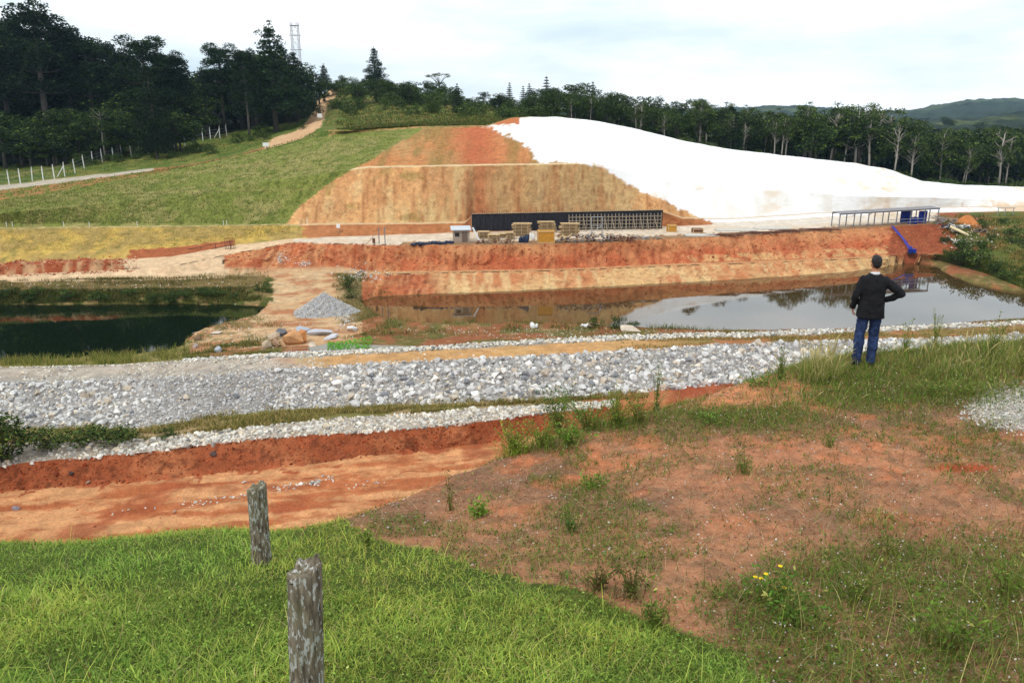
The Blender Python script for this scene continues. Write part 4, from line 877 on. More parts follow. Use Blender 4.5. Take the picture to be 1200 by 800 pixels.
for s in range(4):                                    # araucaria: bare trunk, stacked flat umbrellas, height 22
    mb = MB(); cl = []; h = 22; mb.tube([(0, 0, -1), (.1, 0, 7), (-.05, .1, 14), (.05, 0, 20.5)], [.42, .34, .26, .12], 8)
    nt_ = int(RNG.integers(5, 8)); z0 = RNG.uniform(9.5, 13)
    for j in range(nt_):
        t = j/(nt_-1); z = z0+(20.4-z0)*t+RNG.normal(0, .35); rad = (4.6 if s % 2 else 3.9)*(1-.42*t)*RNG.uniform(.8, 1.1)
        nb = int(RNG.integers(5, 9))
        for k in range(nb):
            a = 6.28*k/nb+RNG.uniform(-.3, .3); q = rad*RNG.uniform(.7, 1.05); e = (q*math.cos(a), q*math.sin(a), z+.7+.10*q+RNG.normal(0, .45))
            limb(mb, (0, 0, z-.3), e, .09, .03, -.35); cl.append((e, (1.45, 1.45, RNG.uniform(.9, 1.5)), 1.1)); 
            if RNG.random() < .7: m_ = .55; cl.append(((e[0]*m_, e[1]*m_, z+.75), (1.05, 1.05, .45), .8))
    cl.append(((0, 0, 21.0), (1.6, 1.6, 1.1), 1.2)); cl.append(((.6, .3, 19.8), (2.2, 2.2, 1.3), 1.1))
    register('araucaria', clump_leaves(cl, 190, .36, DG2, [DG, C(60,80,40)], [.4, .12], up=.2), mb, M_bark, h)
for s in range(3):                                    # dense irregular cedar, height 18
    mb = MB(); cl = []; h = 18; mb.tube([(0, 0, -1), (0, 0, 8), (0, 0, 17.5)], [.45, .3, .04], 8)
    for j in range(15):
        t = j/14; z = (2.4 if s == 0 else 4.5)+(17.2-4)*t*(1.03 if s == 0 else .95); rad = 4.3*(1-t)**.75*RNG.uniform(.75, 1.15)+.35; nb = int(5+5*(1-t))
        for k in range(nb):
            a = 6.28*k/nb+j*.7+RNG.uniform(-.3, .3); q = rad*RNG.uniform(.6, 1.1); e = (q*math.cos(a), q*math.sin(a), z-.1*q+RNG.normal(0, .55))
            if k % 2 == 0: limb(mb, (0, 0, z), e, .07, .02, .2)
            rr = (.55+.7*(1-t))*RNG.uniform(.8, 1.3); cl.append((e, (rr, rr, rr*.75), 1)); cl.append(((e[0]*.5, e[1]*.5, z), (rr, rr, rr*.5), .8))
    register('cedar', clump_leaves(cl, 105, .34, DG2, [DG, C(52,72,40)], [.45, .1], up=.1), mb, M_bark, h)
for s in range(2):                                    # narrow dark conifer, height 12
    mb = MB(); cl = []; h = 12; mb.tube([(0, 0, -.5), (0, 0, 6), (0, 0, 11.8)], [.22, .15, .03], 7)
    for j in range(13):
        t = j/12; z = .9+10.8*t; rad = 2.3*(1-t)**.85+.12
        for k in range(7):
            a = 6.28*k/7+j*.9; q = rad*RNG.uniform(.6, 1.1); rr = .35+.5*(1-t); cl.append(((q*math.cos(a), q*math.sin(a), z-.15*q), (rr, rr, rr*.5), 1))
        cl.append(((0, 0, z), (.5*rad+.2, .5*rad+.2, .5), 1))
    register('conifer', clump_leaves(cl, 190, .24, DG2, [C(36,58,40)], [.4], up=.1), mb, M_bark, h)
for s in range(4):                                    # tall slender tree with a pale bare trunk, height 12
    mb = MB(); cl = []; h = 12; lx = RNG.uniform(-.7, .7); mb.tube([(0, 0, -.5), (lx*.4, 0, 4), (lx, .1, 8), (lx*.8, 0, 10.8)], [.17, .13, .10, .04], 7)
    for k in range(20):
        z0 = RNG.uniform(4.8, 9.4); a = RNG.uniform(0, 6.28); q = RNG.uniform(.5, 2.1); e = (lx+q*math.cos(a), q*math.sin(a), min(11.6, z0+RNG.uniform(.8, 2.4)))
        limb(mb, (lx*.8, 0, z0), e, .055, .015); r = RNG.uniform(.55, 1.1); cl.append((e, (r, r, r*.65), 1))
    register('gum', clump_leaves(cl, 170, .27, C(72,92,42), [DG, YG], [.3, .18], shell=.2), mb, M_pale, h)
for s in range(2):                                    # slim, airy, nearly leafless, height 12
    mb = MB(); cl = []; h = 12; mb.tube([(0, 0, -.5), (.2, 0, 5), (-.1, .1, 8), (.1, 0, 11)], [.15, .11, .07, .02], 6)
    for k in range(22):
        z0 = RNG.uniform(4.5, 10); a = RNG.uniform(0, 6.28); q = RNG.uniform(.6, 1.9); e = (q*math.cos(a), q*math.sin(a), z0+RNG.uniform(.8, 2.2)); limb(mb, (0, 0, z0), e, .04, .01)
        if k % 2 == 0: cl.append((e, (.5, .5, .35), 1))
    register('bare', clump_leaves(cl, 60, .22, C(112,116,70), [MG], [.4], shell=.1), mb, M_pale, h)
for s in range(3):                                    # bush, height 2.4
    mb = MB(); cl = []; h = 2.4
    for i in range(16):
        a = RNG.uniform(0, 6.28); q = 1.15*RNG.random()**.5; z = RNG.uniform(.3, 1.9)*(1-.25*q); r = RNG.uniform(.35, .65); cl.append(((q*math.cos(a), q*math.sin(a), z), (r, r, r*.8), 1)); 
        if i % 3 == 0: limb(mb, (0, 0, -.1), (q*math.cos(a), q*math.sin(a), z), .03, .01)
    register('bush', clump_leaves(cl, 330, .17, C(72,92,42), [DG, YG], [.3, .15]), mb, M_bark, h)
for s in range(1):                                    # flat topped airy tree, height 9
    mb = MB(); cl = []; h = 9; mb.tube([(0, 0, -.5), (.2, 0, 3), (.5, 0, 5)], [.2, .16, .11], 7)
    for k in range(26):
        a = RNG.uniform(0, 6.28); q = 4.2*RNG.random()**.5; e = (.5+q*math.cos(a), q*math.sin(a), 8.3-.05*q*q+RNG.uniform(-.3, .3)); limb(mb, (.5, 0, 4.6), e, .06, .015, .5); cl.append((e, (.95, .95, .3), 1))
    register('umbrella', clump_leaves(cl, 95, .26, C(66,84,40), [DG, YG], [.3, .1], shell=.2), mb, M_bark, h)
NAMES = {'broad': ('broadleaf_tree', 'tree'), 'araucaria': ('araucaria_tree', 'tree'), 'cedar': ('cedar_tree', 'tree'), 'conifer': ('conifer_tree', 'tree'), 'gum': ('slender_tree', 'tree'), 'bare': ('bare_tree', 'tree'), 'bush': ('bush', 'bush'), 'umbrella': ('umbrella_tree', 'tree')}
def plant(kind, loc, h, wid=None, label=None, group=None, k=None):
    pr = PROTO[kind]; cm, tm, h0 = pr[k if k is not None else int(RNG.integers(len(pr)))]
    s = h/h0; sw = s if wid is None else wid*s
    e = empty(NAMES[kind][0], loc, float(RNG.uniform(0, 6.28))); e.scale = (sw, sw, s)
    link_mesh('trunk' if kind != 'bush' else 'stem', tm, e); link_mesh('crown' if kind != 'bush' else 'foliage', cm, e)
    tag(e, label, NAMES[kind][1], group); return e
def tree_px(kind, px, dist, ytop, label=None, wid=None, group=None, k=None, ybot=None):
    dist += 12
    z = zat(px, dist); X_ = at_dist(px, 130, dist)[0]
    zt = at_dist(px, ytop, dist)[2]; return plant(kind, (X_, dist, z), max(1.0, zt-z), wid, label, group, k)
GL = 'dark trees of the left wood'
def where_left(px): return 'at the far left edge' if px < 30 else 'below the tallest araucaria' if px < 85 else 'below the sky gaps' if px < 140 else 'below the wide flat crown' if px < 205 else 'in the dip between the two groups' if px < 255 else 'under the bare trunked araucaria' if px < 310 else 'beside the dirt track'
def where_right(px): return 'at the knoll shoulder' if px < 710 else 'above the upper white crest' if px < 790 else 'above the middle of the white crest' if px < 870 else 'left of the tallest pale trunk' if px < 945 else 'right of the tallest pale trunk' if px < 1010 else 'above the end of the white slope' if px < 1075 else 'behind the low white ground' if px < 1150 else 'at the right edge of the photo'
LT = [('araucaria',8,136,29,'tall dark araucaria at the far left edge of the photo',1.3),('araucaria',54,134,13,'tallest dark araucaria of the left wood, broad rounded top',1.45),
 ('araucaria',32,150,30,'dark araucaria just left of the tallest one',1.2),('araucaria',84,142,32,'dark araucaria close on the right of the tallest one',1.2),
 ('araucaria',109,139,43,'araucaria with flat layered umbrellas and sky showing through',1.25),('araucaria',128,150,50,'araucaria behind the gap of the left wood',1.1),
 ('araucaria',175,137,48,'wide flat topped araucaria right of the sky gaps',1.5),('araucaria',150,146,62,'smaller araucaria between two flat topped ones',1.2),
 ('araucaria',203,140,64,'araucaria with domed top at the right side of the first tree group',1.35),('cedar',178,116,66,'tall pointed cedar standing forward beside the concrete track',.78),
 ('cedar',-30,140,22,'cedar cut by the left edge of the photo',1.2),('broad',222,165,86,'low round tree in the dip between the two wood groups',1.2),
 ('broad',238,172,82,'round tree left of the second wood group',1.2),('araucaria',262,150,56,'araucaria on the left of the second wood group',1.3),
 ('araucaria',290,132,60,'tall bare trunked araucaria standing in front of the second group',.85),('cedar',322,138,29,'highest broad cedar of the second wood group',1.25),
 ('araucaria',300,150,66,'araucaria tucked behind the bare trunked one',1.2),('cedar',348,146,60,'dense tree sloping down right of the highest cedar',1.25),
 ('broad',362,155,74,'leafy green tree just below the lattice mast',1.3),('cedar',382,178,76,'dark rounded conifer at the crest beside the dirt track',1.2),
 ('broad',240,142,110,'dark understory tree below the dip of the wood',1.6),('bare',116,121,124,'pale leafed young tree with forked light trunk by the fence',1.4),
 ('broad',375,168,92,'bushy tree at the bend of the dirt track',1.5),('cedar',335,160,52,'dark cedar directly behind the highest one',1.2),('cedar',274,162,62,'dark cedar filling the left of the second group',1.4),
 ('broad',404,185,88,'small dark round tree right of the dirt track at the crest',1.3),('cedar',441,196,52,'big dark layered conifer standing alone on the knoll',1.15),
 ('umbrella',516,196,84,'airy flat topped tree on the knoll skyline',1.0),('conifer',536,140,98,'dark pointed conifer in the scrub above the orange slope',1.05),
 ('conifer',597,190,97,'small conifer on the skyline right of the umbrella tree',1.2),('conifer',620,190,98,'second small conifer on the skyline',1.3),('conifer',640,186,90,'highest of the small skyline conifers',1.3),('conifer',613,196,101,'short conifer between its skyline neighbours',1.2),
 ('broad',676,188,97,'wide domed dark tree on the skyline right of the conifers',1.9),('broad',655,180,102,'round tree left of the wide domed one',1.4),('conifer',694,200,96,'conifer tip rising over the wide domed tree',1.0),
 ('broad',735,180,108,'round dark tree where the skyline drops to the right',1.5)]
for t_ in LT: tree_px(t_[0], t_[1], t_[2], t_[3], t_[4], t_[5])
for i, (px_a, d_, yt_) in enumerate([(-10,146,38),(22,144,44),(44,148,40),(70,150,48),(92,154,58),(118,156,66),(142,150,74),(165,152,68),(190,152,72),(212,156,88),(250,158,76),(282,156,74),(308,154,58),(336,150,66)]):
    tree_px('cedar' if i % 2 else 'broad', px_a, d_, yt_, ['dense dark tree filling the gap ', 'bushy dark tree filling the gap '][i % 2]+['at the far left edge', 'left of the tallest araucaria', 'behind the tallest araucaria', 'right of the tallest araucaria', 'left of the sky gaps', 'under the sky gaps', 'right of the sky gaps', 'behind the wide flat crown', 'right of the wide flat crown', 'left of the dip', 'right of the dip', 'behind the bare trunked araucaria', 'left of the highest cedar', 'right of the highest cedar'][i], 1.35)
rs = np.random.default_rng(5)
for i in range(46):
    px = rs.uniform(-120, 385); d = rs.uniform(128, 170) if px < 225 else rs.uniform(150, 178)
    yt = np.interp(px, [-120, 0, 60, 130, 220, 240, 300, 385], [60, 70, 66, 84, 106, 104, 84, 104])+rs.uniform(-6, 24)
    tree_px(['broad', 'cedar', 'broad'][i % 3], px, d, yt, f"{'rear' if d > 152 else 'front'} {['leafy', 'pointed', 'rounded'][i % 3]} dark tree inside the left wood {where_left(px)}", rs.uniform(1.4, 2.0), 'understory trees of the left wood')
for i in range(40):
    px = rs.uniform(-120, 225); d = rs.uniform(121, 128)
    tree_px('broad', px, d, np.interp(px, [-120, 0, 100, 225], [135, 138, 130, 128])+rs.uniform(-8, 26), f"{'forward' if d < 124.5 else 'set back'} low leafy tree behind the fence {where_left(px)}", rs.uniform(1.2, 1.9), 'low trees behind the fence')
for i in range(26):
    px = rs.uniform(60, 370); d = rs.uniform(127, 140) if px < 300 else rs.uniform(132, 152)
    z = zat(px, d); plant('bush', (at_dist(px, 130, d)[0], d, z), rs.uniform(1.0, 2.4), 1.3, f'{"low" if d < 133 else "farther low"} bush in the grass along the fence, {where_left(px)}', 'bushes along the fence')
for i in range(120):
    px = rs.uniform(392, 640); d = rs.uniform(140, 214); z = zat(px, d)
    plant('bush', (at_dist(px, 130, d)[0], d, z), rs.uniform(1.4, 3.6), rs.uniform(1, 1.5), f"{'near' if d < 165 else 'middle' if d < 190 else 'far'} bush on the knoll {'by the dirt track' if px < 440 else 'below the lone dark conifer' if px < 480 else 'left of the dark pointed conifer' if px < 530 else 'right of the dark pointed conifer' if px < 580 else 'above the white corner'}", 'bushes on the knoll')
for i in range(46):
    px = rs.uniform(415, 640); d = rs.uniform(150, 198)
    yt = np.interp(px, [395, 440, 480, 520, 560, 600, 640, 700], [94, 92, 95, 96, 108, 108, 104, 106])+rs.uniform(-2, 20)
    tree_px('broad', px, d, yt, f"{'lower' if d < 175 else 'skyline'} round tree on the knoll {'by the dirt track' if px < 440 else 'near the lone dark conifer' if px < 480 else 'near the umbrella tree' if px < 530 else 'behind the dark pointed conifer' if px < 580 else 'above the white corner'}", rs.uniform(1.2, 2.0), 'small trees on the knoll')
# the wood behind the white slope
top = lambda p: np.interp(p, [640, 700, 760, 800, 850, 900, 960, 1010, 1060, 1120, 1160, 1210, 1400], [104, 106, 120, 123, 126, 134, 128, 128, 140, 152, 152, 146, 140])
kinds = ['gum', 'broad', 'broad', 'conifer', 'gum', 'broad', 'gum']
WL = {'gum': ('slender forest tree with pale bare trunk in the wood behind the white slope', 'slender trees behind the white slope'), 'broad': ('leafy dark green tree in the wood behind the white slope', 'leafy trees behind the white slope'),
      'conifer': ('dark pointed conifer in the wood behind the white slope', 'conifers behind the white slope'), 'bare': ('thin nearly leafless tree in the wood behind the white slope', 'thin trees behind the white slope')}
for i in range(150):
    px = rs.uniform(640, 1300); d = rs.uniform(0, 22)+np.interp(px, [640, 800, 1000, 1200], [128, 131, 137, 142]); kd = kinds[i % 7] if px > 760 else ['broad', 'broad', 'gum'][i % 3]
    yt = top(px)+abs(rs.normal(0, 15))-2; tree_px(kd, px, d, yt, f"{'tall' if yt < top(px)+9 else 'shorter'} {'slender pale trunked' if kd == 'gum' else 'leafy dark' if kd == 'broad' else 'pointed' if kd == 'conifer' else 'thin nearly leafless'} tree {where_right(px)}", {'gum': 1.15, 'broad': 1.2, 'conifer': 1.2, 'bare': 1.0}[kd], WL[kd][1])
for i in range(34):
    px = rs.uniform(770, 1230); d = rs.uniform(4, 40)+np.interp(px, [640, 800, 1000, 1200], [128, 131, 137, 142])
    tree_px('gum', px, d, top(px)-rs.uniform(0, 11), f"taller slender tree sticking out over its neighbours {where_right(px)}", rs.uniform(.9, 1.5), 'taller slender trees of the right wood')
for i in range(95):
    px = rs.uniform(640, 1300); d = rs.uniform(150, 215)
    yt = top(px)+rs.uniform(2, 16); tree_px('broad', px, d, yt, f"{'farther' if d > 182 else 'nearer'} rear row tree {where_right(px)}", rs.uniform(1.2, 1.8), 'rear trees beyond the white slope')
for i in range(110):
    px = rs.uniform(900, 1420); d = rs.uniform(215, 520)
    yt = np.interp(d, [215, 520], [158, 138])+rs.uniform(-4, 10); tree_px(['broad', 'araucaria', 'broad'][i % 3], px, d, yt, f"{'very distant' if d > 370 else 'distant'} {['round', 'flat topped', 'bushy'][i % 3]} tree on the plain {where_right(px)}", rs.uniform(1.1, 1.7), 'distant trees on the right plain')
for (kd, px, d, yt, lb, wd) in [('gum',947,140,117,'tallest pale trunked tree with a small high crown behind the white slope',1.2),('bare',1034,150,119,'airy tree rising above the wood right of the tallest pale trunk',1.1),
  ('cedar',858,150,119,'dark broad conifer crown above the white slope crest',.9),('broad',764,170,112,'round topped tree at the left shoulder of the right wood',1.1),('broad',795,172,118,'second round topped tree above the white crest',1.1),
  ('gum',985,146,124,'leafy slender tree left of the airy tall tree',1.5),('gum',1010,140,122,'leaning slender tree with grey trunk near the middle of the right wood',1.6),('gum',1028,138,131,'forked slender tree with several pale stems',1.5),
  ('bare',1057,134,140,'whitish leafless tree near the low end of the white slope',1.4),('gum',1078,136,152,'slender tree with green top right of the whitish leafless one',1.4),('gum',1144,140,170,'lone pale trunk at the right above the white ground',.9),('gum',1186,138,148,'pale trunked tree at the right edge of the wood',1.2),('gum',912,138,138,'slender tree left of the tallest pale trunk',1.3),('bare',875,136,140,'leaning bare tree over the white crest',1.2)]:
    tree_px(kd, px, d, yt, lb, wd)
for i in range(80):
    px = rs.uniform(800, 1300); d = np.interp(px, [640, 800, 1000, 1080, 1200], [132, 135, 138, 141, 143])+rs.uniform(0, 7); z = zat(px, d)
    plant('bush', (at_dist(px, 130, d)[0], d, z), rs.uniform(1.2, 2.6)*(1.3 if px > 1040 else .9), rs.uniform(1.1, 1.6), f'dark green bush on the white crest {where_right(px)}', 'bushes along the white crest')
# individual bushes in the valley
BU = [(8,535,3.0,.9,2,6,'dense green bush at the left edge in front of the riprap',1.1),(-12,548,2.8,.9,2,6,'bush half cut by the left edge of the photo',1.0),(62,528,1.8,1.1,2,6,'low green bush on the lower stone strip, leftmost of the row',1.2),(98,524,1.9,1.2,2,6,'middle green bush of the row in front of the riprap',1.3),(135,523,1.8,1.1,2,6,'yellow green bush right of the middle one in front of the riprap',1.3),(196,515,.9,1.0,2,6,'small dry bush at the right end of the bush row',1.4),
 (409,338,1.7,1,9,13,'dark green bush at the left end of the muddy pond',1.2),(414,349,1.5,1,9,13,'lower dark bush at the left end of the muddy pond',1.2),(312,343,1.6,.9,10,13,'bright green bush at the right end of the dark pond bank',.8),
 (722,383,1.5,.9,8.6,11,'dark bush on the muddy pond near shore',1.2),(700,383,1.3,.9,8.6,11,'dark bush left of the other shore bush',1.2),(742,384,1.0,.9,8.6,11,'small bush right of the shore bushes',1.3),
 (1125,318,4.2,1,11,15,'large dark green bush at the right end of the muddy pond',.8),(1147,316,4.0,1,11,15,'large bush just right of the dark one by the pond end',.9),(1160,282,1.8,1,12,15,'small dark bush higher on the debris bank',.7),(1188,285,3.0,1,12,15,'big dark bush at the right edge of the debris bank',1.1),(1205,300,3,1,12,15,'bush cut by the right edge of the photo',1.1),(1108,285,1.6,1,12,15,'small bush over the red bare earth by the pipe',1.0),
 (1192,356,1.2,1,10.5,12,'low bright bush on a spit in the pond at the right edge',1.9),(1175,262,1.2,1,13,15.3,'low bush at the top of the debris bank',1.5),(1150,262,1.0,1,13,15.3,'low green growth behind the beige board',1.6)]
for (x, y, hh, _, v0, v1, lb, wd) in BU:
    p = on_ground(x, y, v0, v1); plant('bush', p, hh*.85, wd, lb)
rs2 = np.random.default_rng(11)
for i in range(34):
    x = rs2.uniform(-40, 312); p = surf(np.array([x]), np.array([rs2.uniform(11.05, 11.5)]))[0]
    plant('bush', tuple(p), rs2.uniform(.6, 1.3), 1.3, 'low shrub in the far grassy bank of the dark pond, '+('at its left end' if x < 60 else 'left of its middle' if x < 140 else 'right of its middle' if x < 230 else 'near its right end'), 'shrubs on the dark pond bank')
for i in range(20):
    x = rs2.uniform(1115, 1260); p = surf(np.array([x]), np.array([rs2.uniform(11.3, 14.6)]))[0]
    plant('bush', tuple(p), rs2.uniform(.6, 1.8), 1.2, 'shrub among the weeds of the right hand debris bank', 'shrubs on the debris bank')

# weeds of the plateau that stand out one by one
def weed_plant(px, py, h, n, spread, col, label, kind='stem', flowers=None):
    w_ = at_z(px, py, CAMZ-3.8)
    for _ in range(6):
        z = float(near_z(np.array([w_[0]]), np.array([w_[1]]))[0]); w_ = at_z(px, py, z)
    e = empty('weed', tuple(w_)); tag(e, label, 'weed')
    ps = []; st = MB()
    for i in range(n):
        a = RNG.uniform(0, 6.28); q = spread*RNG.random()**.5; hh = h*RNG.uniform(.5, 1.05); tip = Vector((q*math.cos(a), q*math.sin(a), hh))
        st.tube([(tip.x*.1, tip.y*.1, -.02), (tip.x*.4, tip.y*.4, hh*.5), tip], [.005, .004, .002], 4)
        m = int(8+hh*46); t = RNG.uniform(.12 if kind == 'stem' else .4, 1.05, m)[:, None]; q0 = np.array(tip)[None]*np.concatenate([t**1.3, t**1.3, t], 1)
        q0 = q0+RNG.normal(0, .022 if kind == 'stem' else .035, (m, 3)); ps.append(leaves(q0, RNG.uniform(.015, .05, m)*(1.2 if kind == 'broad' else 1), gcol(m, col, .25, [C(96,120,48), C(170,166,92)], [.25, .12]), up=.2, asp=.42))
    P0 = np.stack([RNG.normal(0, spread*.4, n*5), RNG.normal(0, spread*.4, n*5), np.zeros(n*5)], -1)
    ps.append(blades(P0, RNG.uniform(.3, .8, n*5)*h, RNG.uniform(.004, .009, n*5), RNG.uniform(.2, 1.0, n*5), gcol(n*5, col, .25, [DRY], [.15]), 3))
    V, fs, cc = merge(ps); st.build('stem', M_stem, e); mesh_np('foliage', V, fs, M_grass, e, col=cc)
    if flowers is not None:
        for (dx, dz) in flowers:
            mb = MB(); 
            for q in range(9):
                a = 6.28*q/9; mb.ell((.010*math.cos(a), .010*math.sin(a), 0), (.008, .006, .003), 6, 4, rot=(0, 0, a))
            mb.ell((0, 0, .004), (.006, .006, .004), 8, 5)
            mb.build('flower', M_yellow, e, loc=(dx, RNG.uniform(-.08, .08), dz))
M_stem = mat('weed_stem', C(120,120,60), .8, bump=0); M_yellow = mat('yellow_petals', C(250,215,30), .6, bump=0, var=.1)
WD = [(604,532,.36,38,.30,C(142,168,58),'round bright green weed clump at the crest above the trench','stem'),(637,524,.36,30,.30,C(128,156,56),'weed clump right of the round bright one at the crest','stem'),
 (655,507,.72,20,.26,C(84,122,52),'tall bluish green weed at the plateau rim before the riprap','broad'),(690,503,.52,34,.5,C(118,154,68),'wide feathery green weed spreading at the plateau rim','stem'),(722,500,.5,26,.35,C(128,158,60),'feathery weed with yellowish tips right of the wide one','stem'),(748,494,.45,20,.25,C(156,150,76),'dry yellowish weed at the right end of the rim clump','stem'),
 (768,484,.8,6,.08,C(96,130,70),'thin tall weed in front of the stone embankment','stem'),(668,520,.26,26,.3,C(120,158,62),'low spreading weed below the tall rim weeds','broad'),
 (915,445,.55,9,.12,C(104,130,58),'upright bushy weed left of the man','stem'),(890,452,.16,20,.35,C(104,140,56),'flat dark green weed left of the upright bushy one','broad'),(973,524,.30,5,.14,C(112,136,56),'small solitary thistle like weed in the middle of the plateau','stem'),(872,555,.34,6,.16,C(120,130,60),'sparse twiggy weed on the bare plateau','stem'),
 (690,572,.12,18,.2,C(122,158,58),'low green tuft in the middle of the plateau','broad'),(562,604,.16,14,.12,C(130,176,60),'bright green seedling cluster near the lawn edge','broad'),(528,598,.40,3,.06,C(120,100,60),'thin dry stalk near the lawn edge','stem'),(668,622,.28,9,.10,C(88,120,56),'dark green upright weed left of the pale flowers','stem'),
 (835,492,.10,24,.3,C(120,152,66),'flat green mat at the left of the sandy patch','broad'),(1135,465,.30,18,.3,C(132,158,66),'green weed clump right of the man on the plateau','stem'),(1090,462,.22,18,.35,C(118,142,66),'grey green weed before the tall grass','broad'),(1195,440,.75,8,.12,C(124,134,60),'tall reddish weed at the right edge of the plateau','stem'),(1160,420,.7,10,.2,C(110,136,56),'tall weed on the rim right of the man','stem'),(1060,415,.6,9,.16,C(130,164,60),'green weed just right of the man','stem'),(1095,408,.8,8,.16,C(126,150,62),'tallest thin weed between the man and the right edge','stem'),
 (905,705,.22,20,.22,C(104,146,56),'weed with yellow daisy flowers near the bare soil','broad'),(925,728,.20,18,.25,C(96,130,52),'dark green weed right below the yellow flowers','broad'),(1000,700,.30,12,.3,C(118,140,60),'loose green weed in the lower right tangle','stem'),(1110,760,.34,16,.3,C(112,140,54),'leafy weed near the bottom right corner','broad'),(1180,700,.4,12,.3,C(112,144,54),'leafy weed at the right edge of the tangle','stem'),(740,700,.34,14,.16,C(120,110,70),'group of reddish dry stalks at the lawn edge','stem'),(700,690,.28,12,.2,C(130,108,74),'brown dry stalks left of the reddish ones','stem'),(765,735,.30,14,.14,C(122,140,62),'green weed at the lawn edge','stem'),(1040,650,.26,6,.16,C(120,126,60),'sparse weed on the bare soil at right','stem'),(430,640,.22,6,.08,C(120,140,60),'thin green weed where lawn meets red grit','stem')]
for wdx in WD:
    fl = [(-.10,.20),(-.07,.24),(-.12,.17),(.06,.25),(.07,.13)] if 'daisy' in wdx[6] else None
    weed_plant(*wdx, flowers=fl)
# distant hills
def hills(name, prof, d0, d1, amp, col1, col2, s):
    px = np.arange(-600, 2000, 3.0); t = np.linspace(0, 1, 60); GX_, GT = np.meshgrid(px, t)
    yr = np.interp(px, *zip(*prof)); zr = at_dist(px, yr, d1)[:, 2]; d = d0+(d1*1.35-d0)*GT; X_ = (GX_-600)/F*d
    crest = (d1-d0)/(d1*1.35-d0); hprof = np.where(GT < crest, np.sin(GT/crest*np.pi/2)**1.3, 1-.6*((GT-crest)/(1-crest))**2)
    z0 = 6.0; rel = fbm(X_/220, d/220, 4, s)-.5
    Z_ = z0+(zr[None]-z0)*hprof+rel*abs(zr[None]-z0)*.35*(1-np.exp(-((GT-crest)/.15)**2))+amp*(fbm(X_/22, d/22, 4, s+3)-.35)
    c = mixc(np.array(col1), np.array(col2), .6*sstep(.60, .70, fbm(X_/160, d/160, 4, s+7)))
    c = c*np.clip(2.6*fbm(X_/11, d/16, 4, s+9)-.3, .15, 2)[..., None]
    nc_, nr_ = len(px), len(t); q = (np.arange(nr_-1)[:, None]*nc_+np.arange(nc_-1)[None]).ravel()
    tag(mesh_np(name, np.stack([X_, d, Z_], -1).reshape(-1, 3), np.stack([q, q+1, q+nc_+1, q+nc_], -1), M_ground, col=c.reshape(-1, 3), smooth=True), kind='structure')
hills('far_hills', [(-600,126),(600,132),(860,129),(900,126),(960,129),(1000,134),(1050,132),(1075,126),(1110,120),(1160,118.5),(1200,121),(1400,112),(2000,120)], 1000, 1800, 16, C(34,50,30), C(80,90,50), 601)
hills('near_hills', [(-600,134),(600,140),(860,143),(980,147),(1060,146),(1120,143),(1160,136),(1200,134),(1400,122),(2000,126)], 480, 800, 10, C(28,44,22), C(92,100,52), 651)
# ================================================ THE BUILDING SITE
def site(px, py): return on_ground(px, py, 13.6, 16.1)
M_conc = mat('weathered_concrete', C(205,200,192), .9, scale=8, var=.18)
M_wood = mat('raw_timber', C(206,176,132), .85, scale=5, stretch=(1, 1, 4), var=.3)
M_wood2 = mat('grey_timber', C(170,148,122), .9, scale=5, var=.3)
M_ftimb = mat('bleached_timber', C(158,144,126), .9, scale=5, var=.2)
M_ply = mat('ochre_plywood', C(198,142,52), .7, scale=3, var=.18)
M_black = mat('black_membrane', C(34,34,42), .6, scale=2.5, stretch=(3, 3, .4), var=.5)
M_white = mat('white_paint', C(236,236,234), .6, scale=5, var=.06, bump=.1)
M_steel = mat('grey_steel', C(140,142,148), .5, metal=.3, scale=10, var=.2, bump=.1)
M_blue = mat('blue_sheet', C(22,44,140), .5, scale=2, stretch=(4, 4, .5), var=.3)
M_bluep = mat('blue_pipe_plastic', C(52,74,182), .45, scale=3, var=.2, bump=.1)
M_navy = mat('navy_plastic', C(40,52,78), .5, scale=2, var=.4)
M_rust = mat('rusty_scrap', C(112,72,58), .85, scale=3, var=.4)
M_zinc = mat('zinc_sheet', C(214,222,230), .45, metal=.2, scale=2, stretch=(6, 1, 1), var=.12)
M_galv = mat('galvanised_steel', C(168,172,178), .5, metal=.5, scale=6, var=.15, bump=.1)
# concrete post fence by the wood
FP = [(11,217),(24,215),(38,213),(51,212),(64,210),(76,207),(88,203),(99,198),(109,193),(120,190),(133,188),(143,185),(154,183),(163,180),(174,180),(194,176),(204,174),(217,171),(227,167),(238,165),(247,163),(258,162),(266,160)]
FP = [(-28,219),(-15,218.5),(-2,218)]+FP
fence = empty('concrete_fence', on_ground(11, 217, 20.2, 23.8)); tag(fence, 'wire fence of white concrete posts with bent tops below the left wood', 'fence')
f0 = Vector(fence.location); mb0 = MB(); mb0.tube([(0, 0, -.3), (0, 0, 1.7)], .075, 6)
mb0.tube([(0, 0, 1.72), (0, -.25, 2.05)], [.075, .05], 6); pm = mb0.build('fence_post', M_white); pme = pm.data; bpy.data.objects.remove(pm)
pts = []
for i, (x, y) in enumerate(FP):
    p = on_ground(x, y, 20.2, 23.8); pts.append(p); o = link_mesh('fence_post', pme, fence, p-f0); o.rotation_euler = (0, float(RNG.normal(0, .04)), .6)
for zz in (.5, 1.0, 1.5):
    mb = MB()
    for a, b in zip(pts[:-1], pts[1:]): mb.tube([a-f0+Vector((0, 0, zz)), b-f0+Vector((0, 0, zz))], .012, 4)
    mb.build('wire', M_galv, fence)
for i in (8, 17, 24):
    p = pts[min(i, len(pts)-1)]-f0; MB().bar(p+Vector((0, 0, 1.5)), p+Vector((-1.0, -.2, 0)), .1).build('brace', M_white, fence)
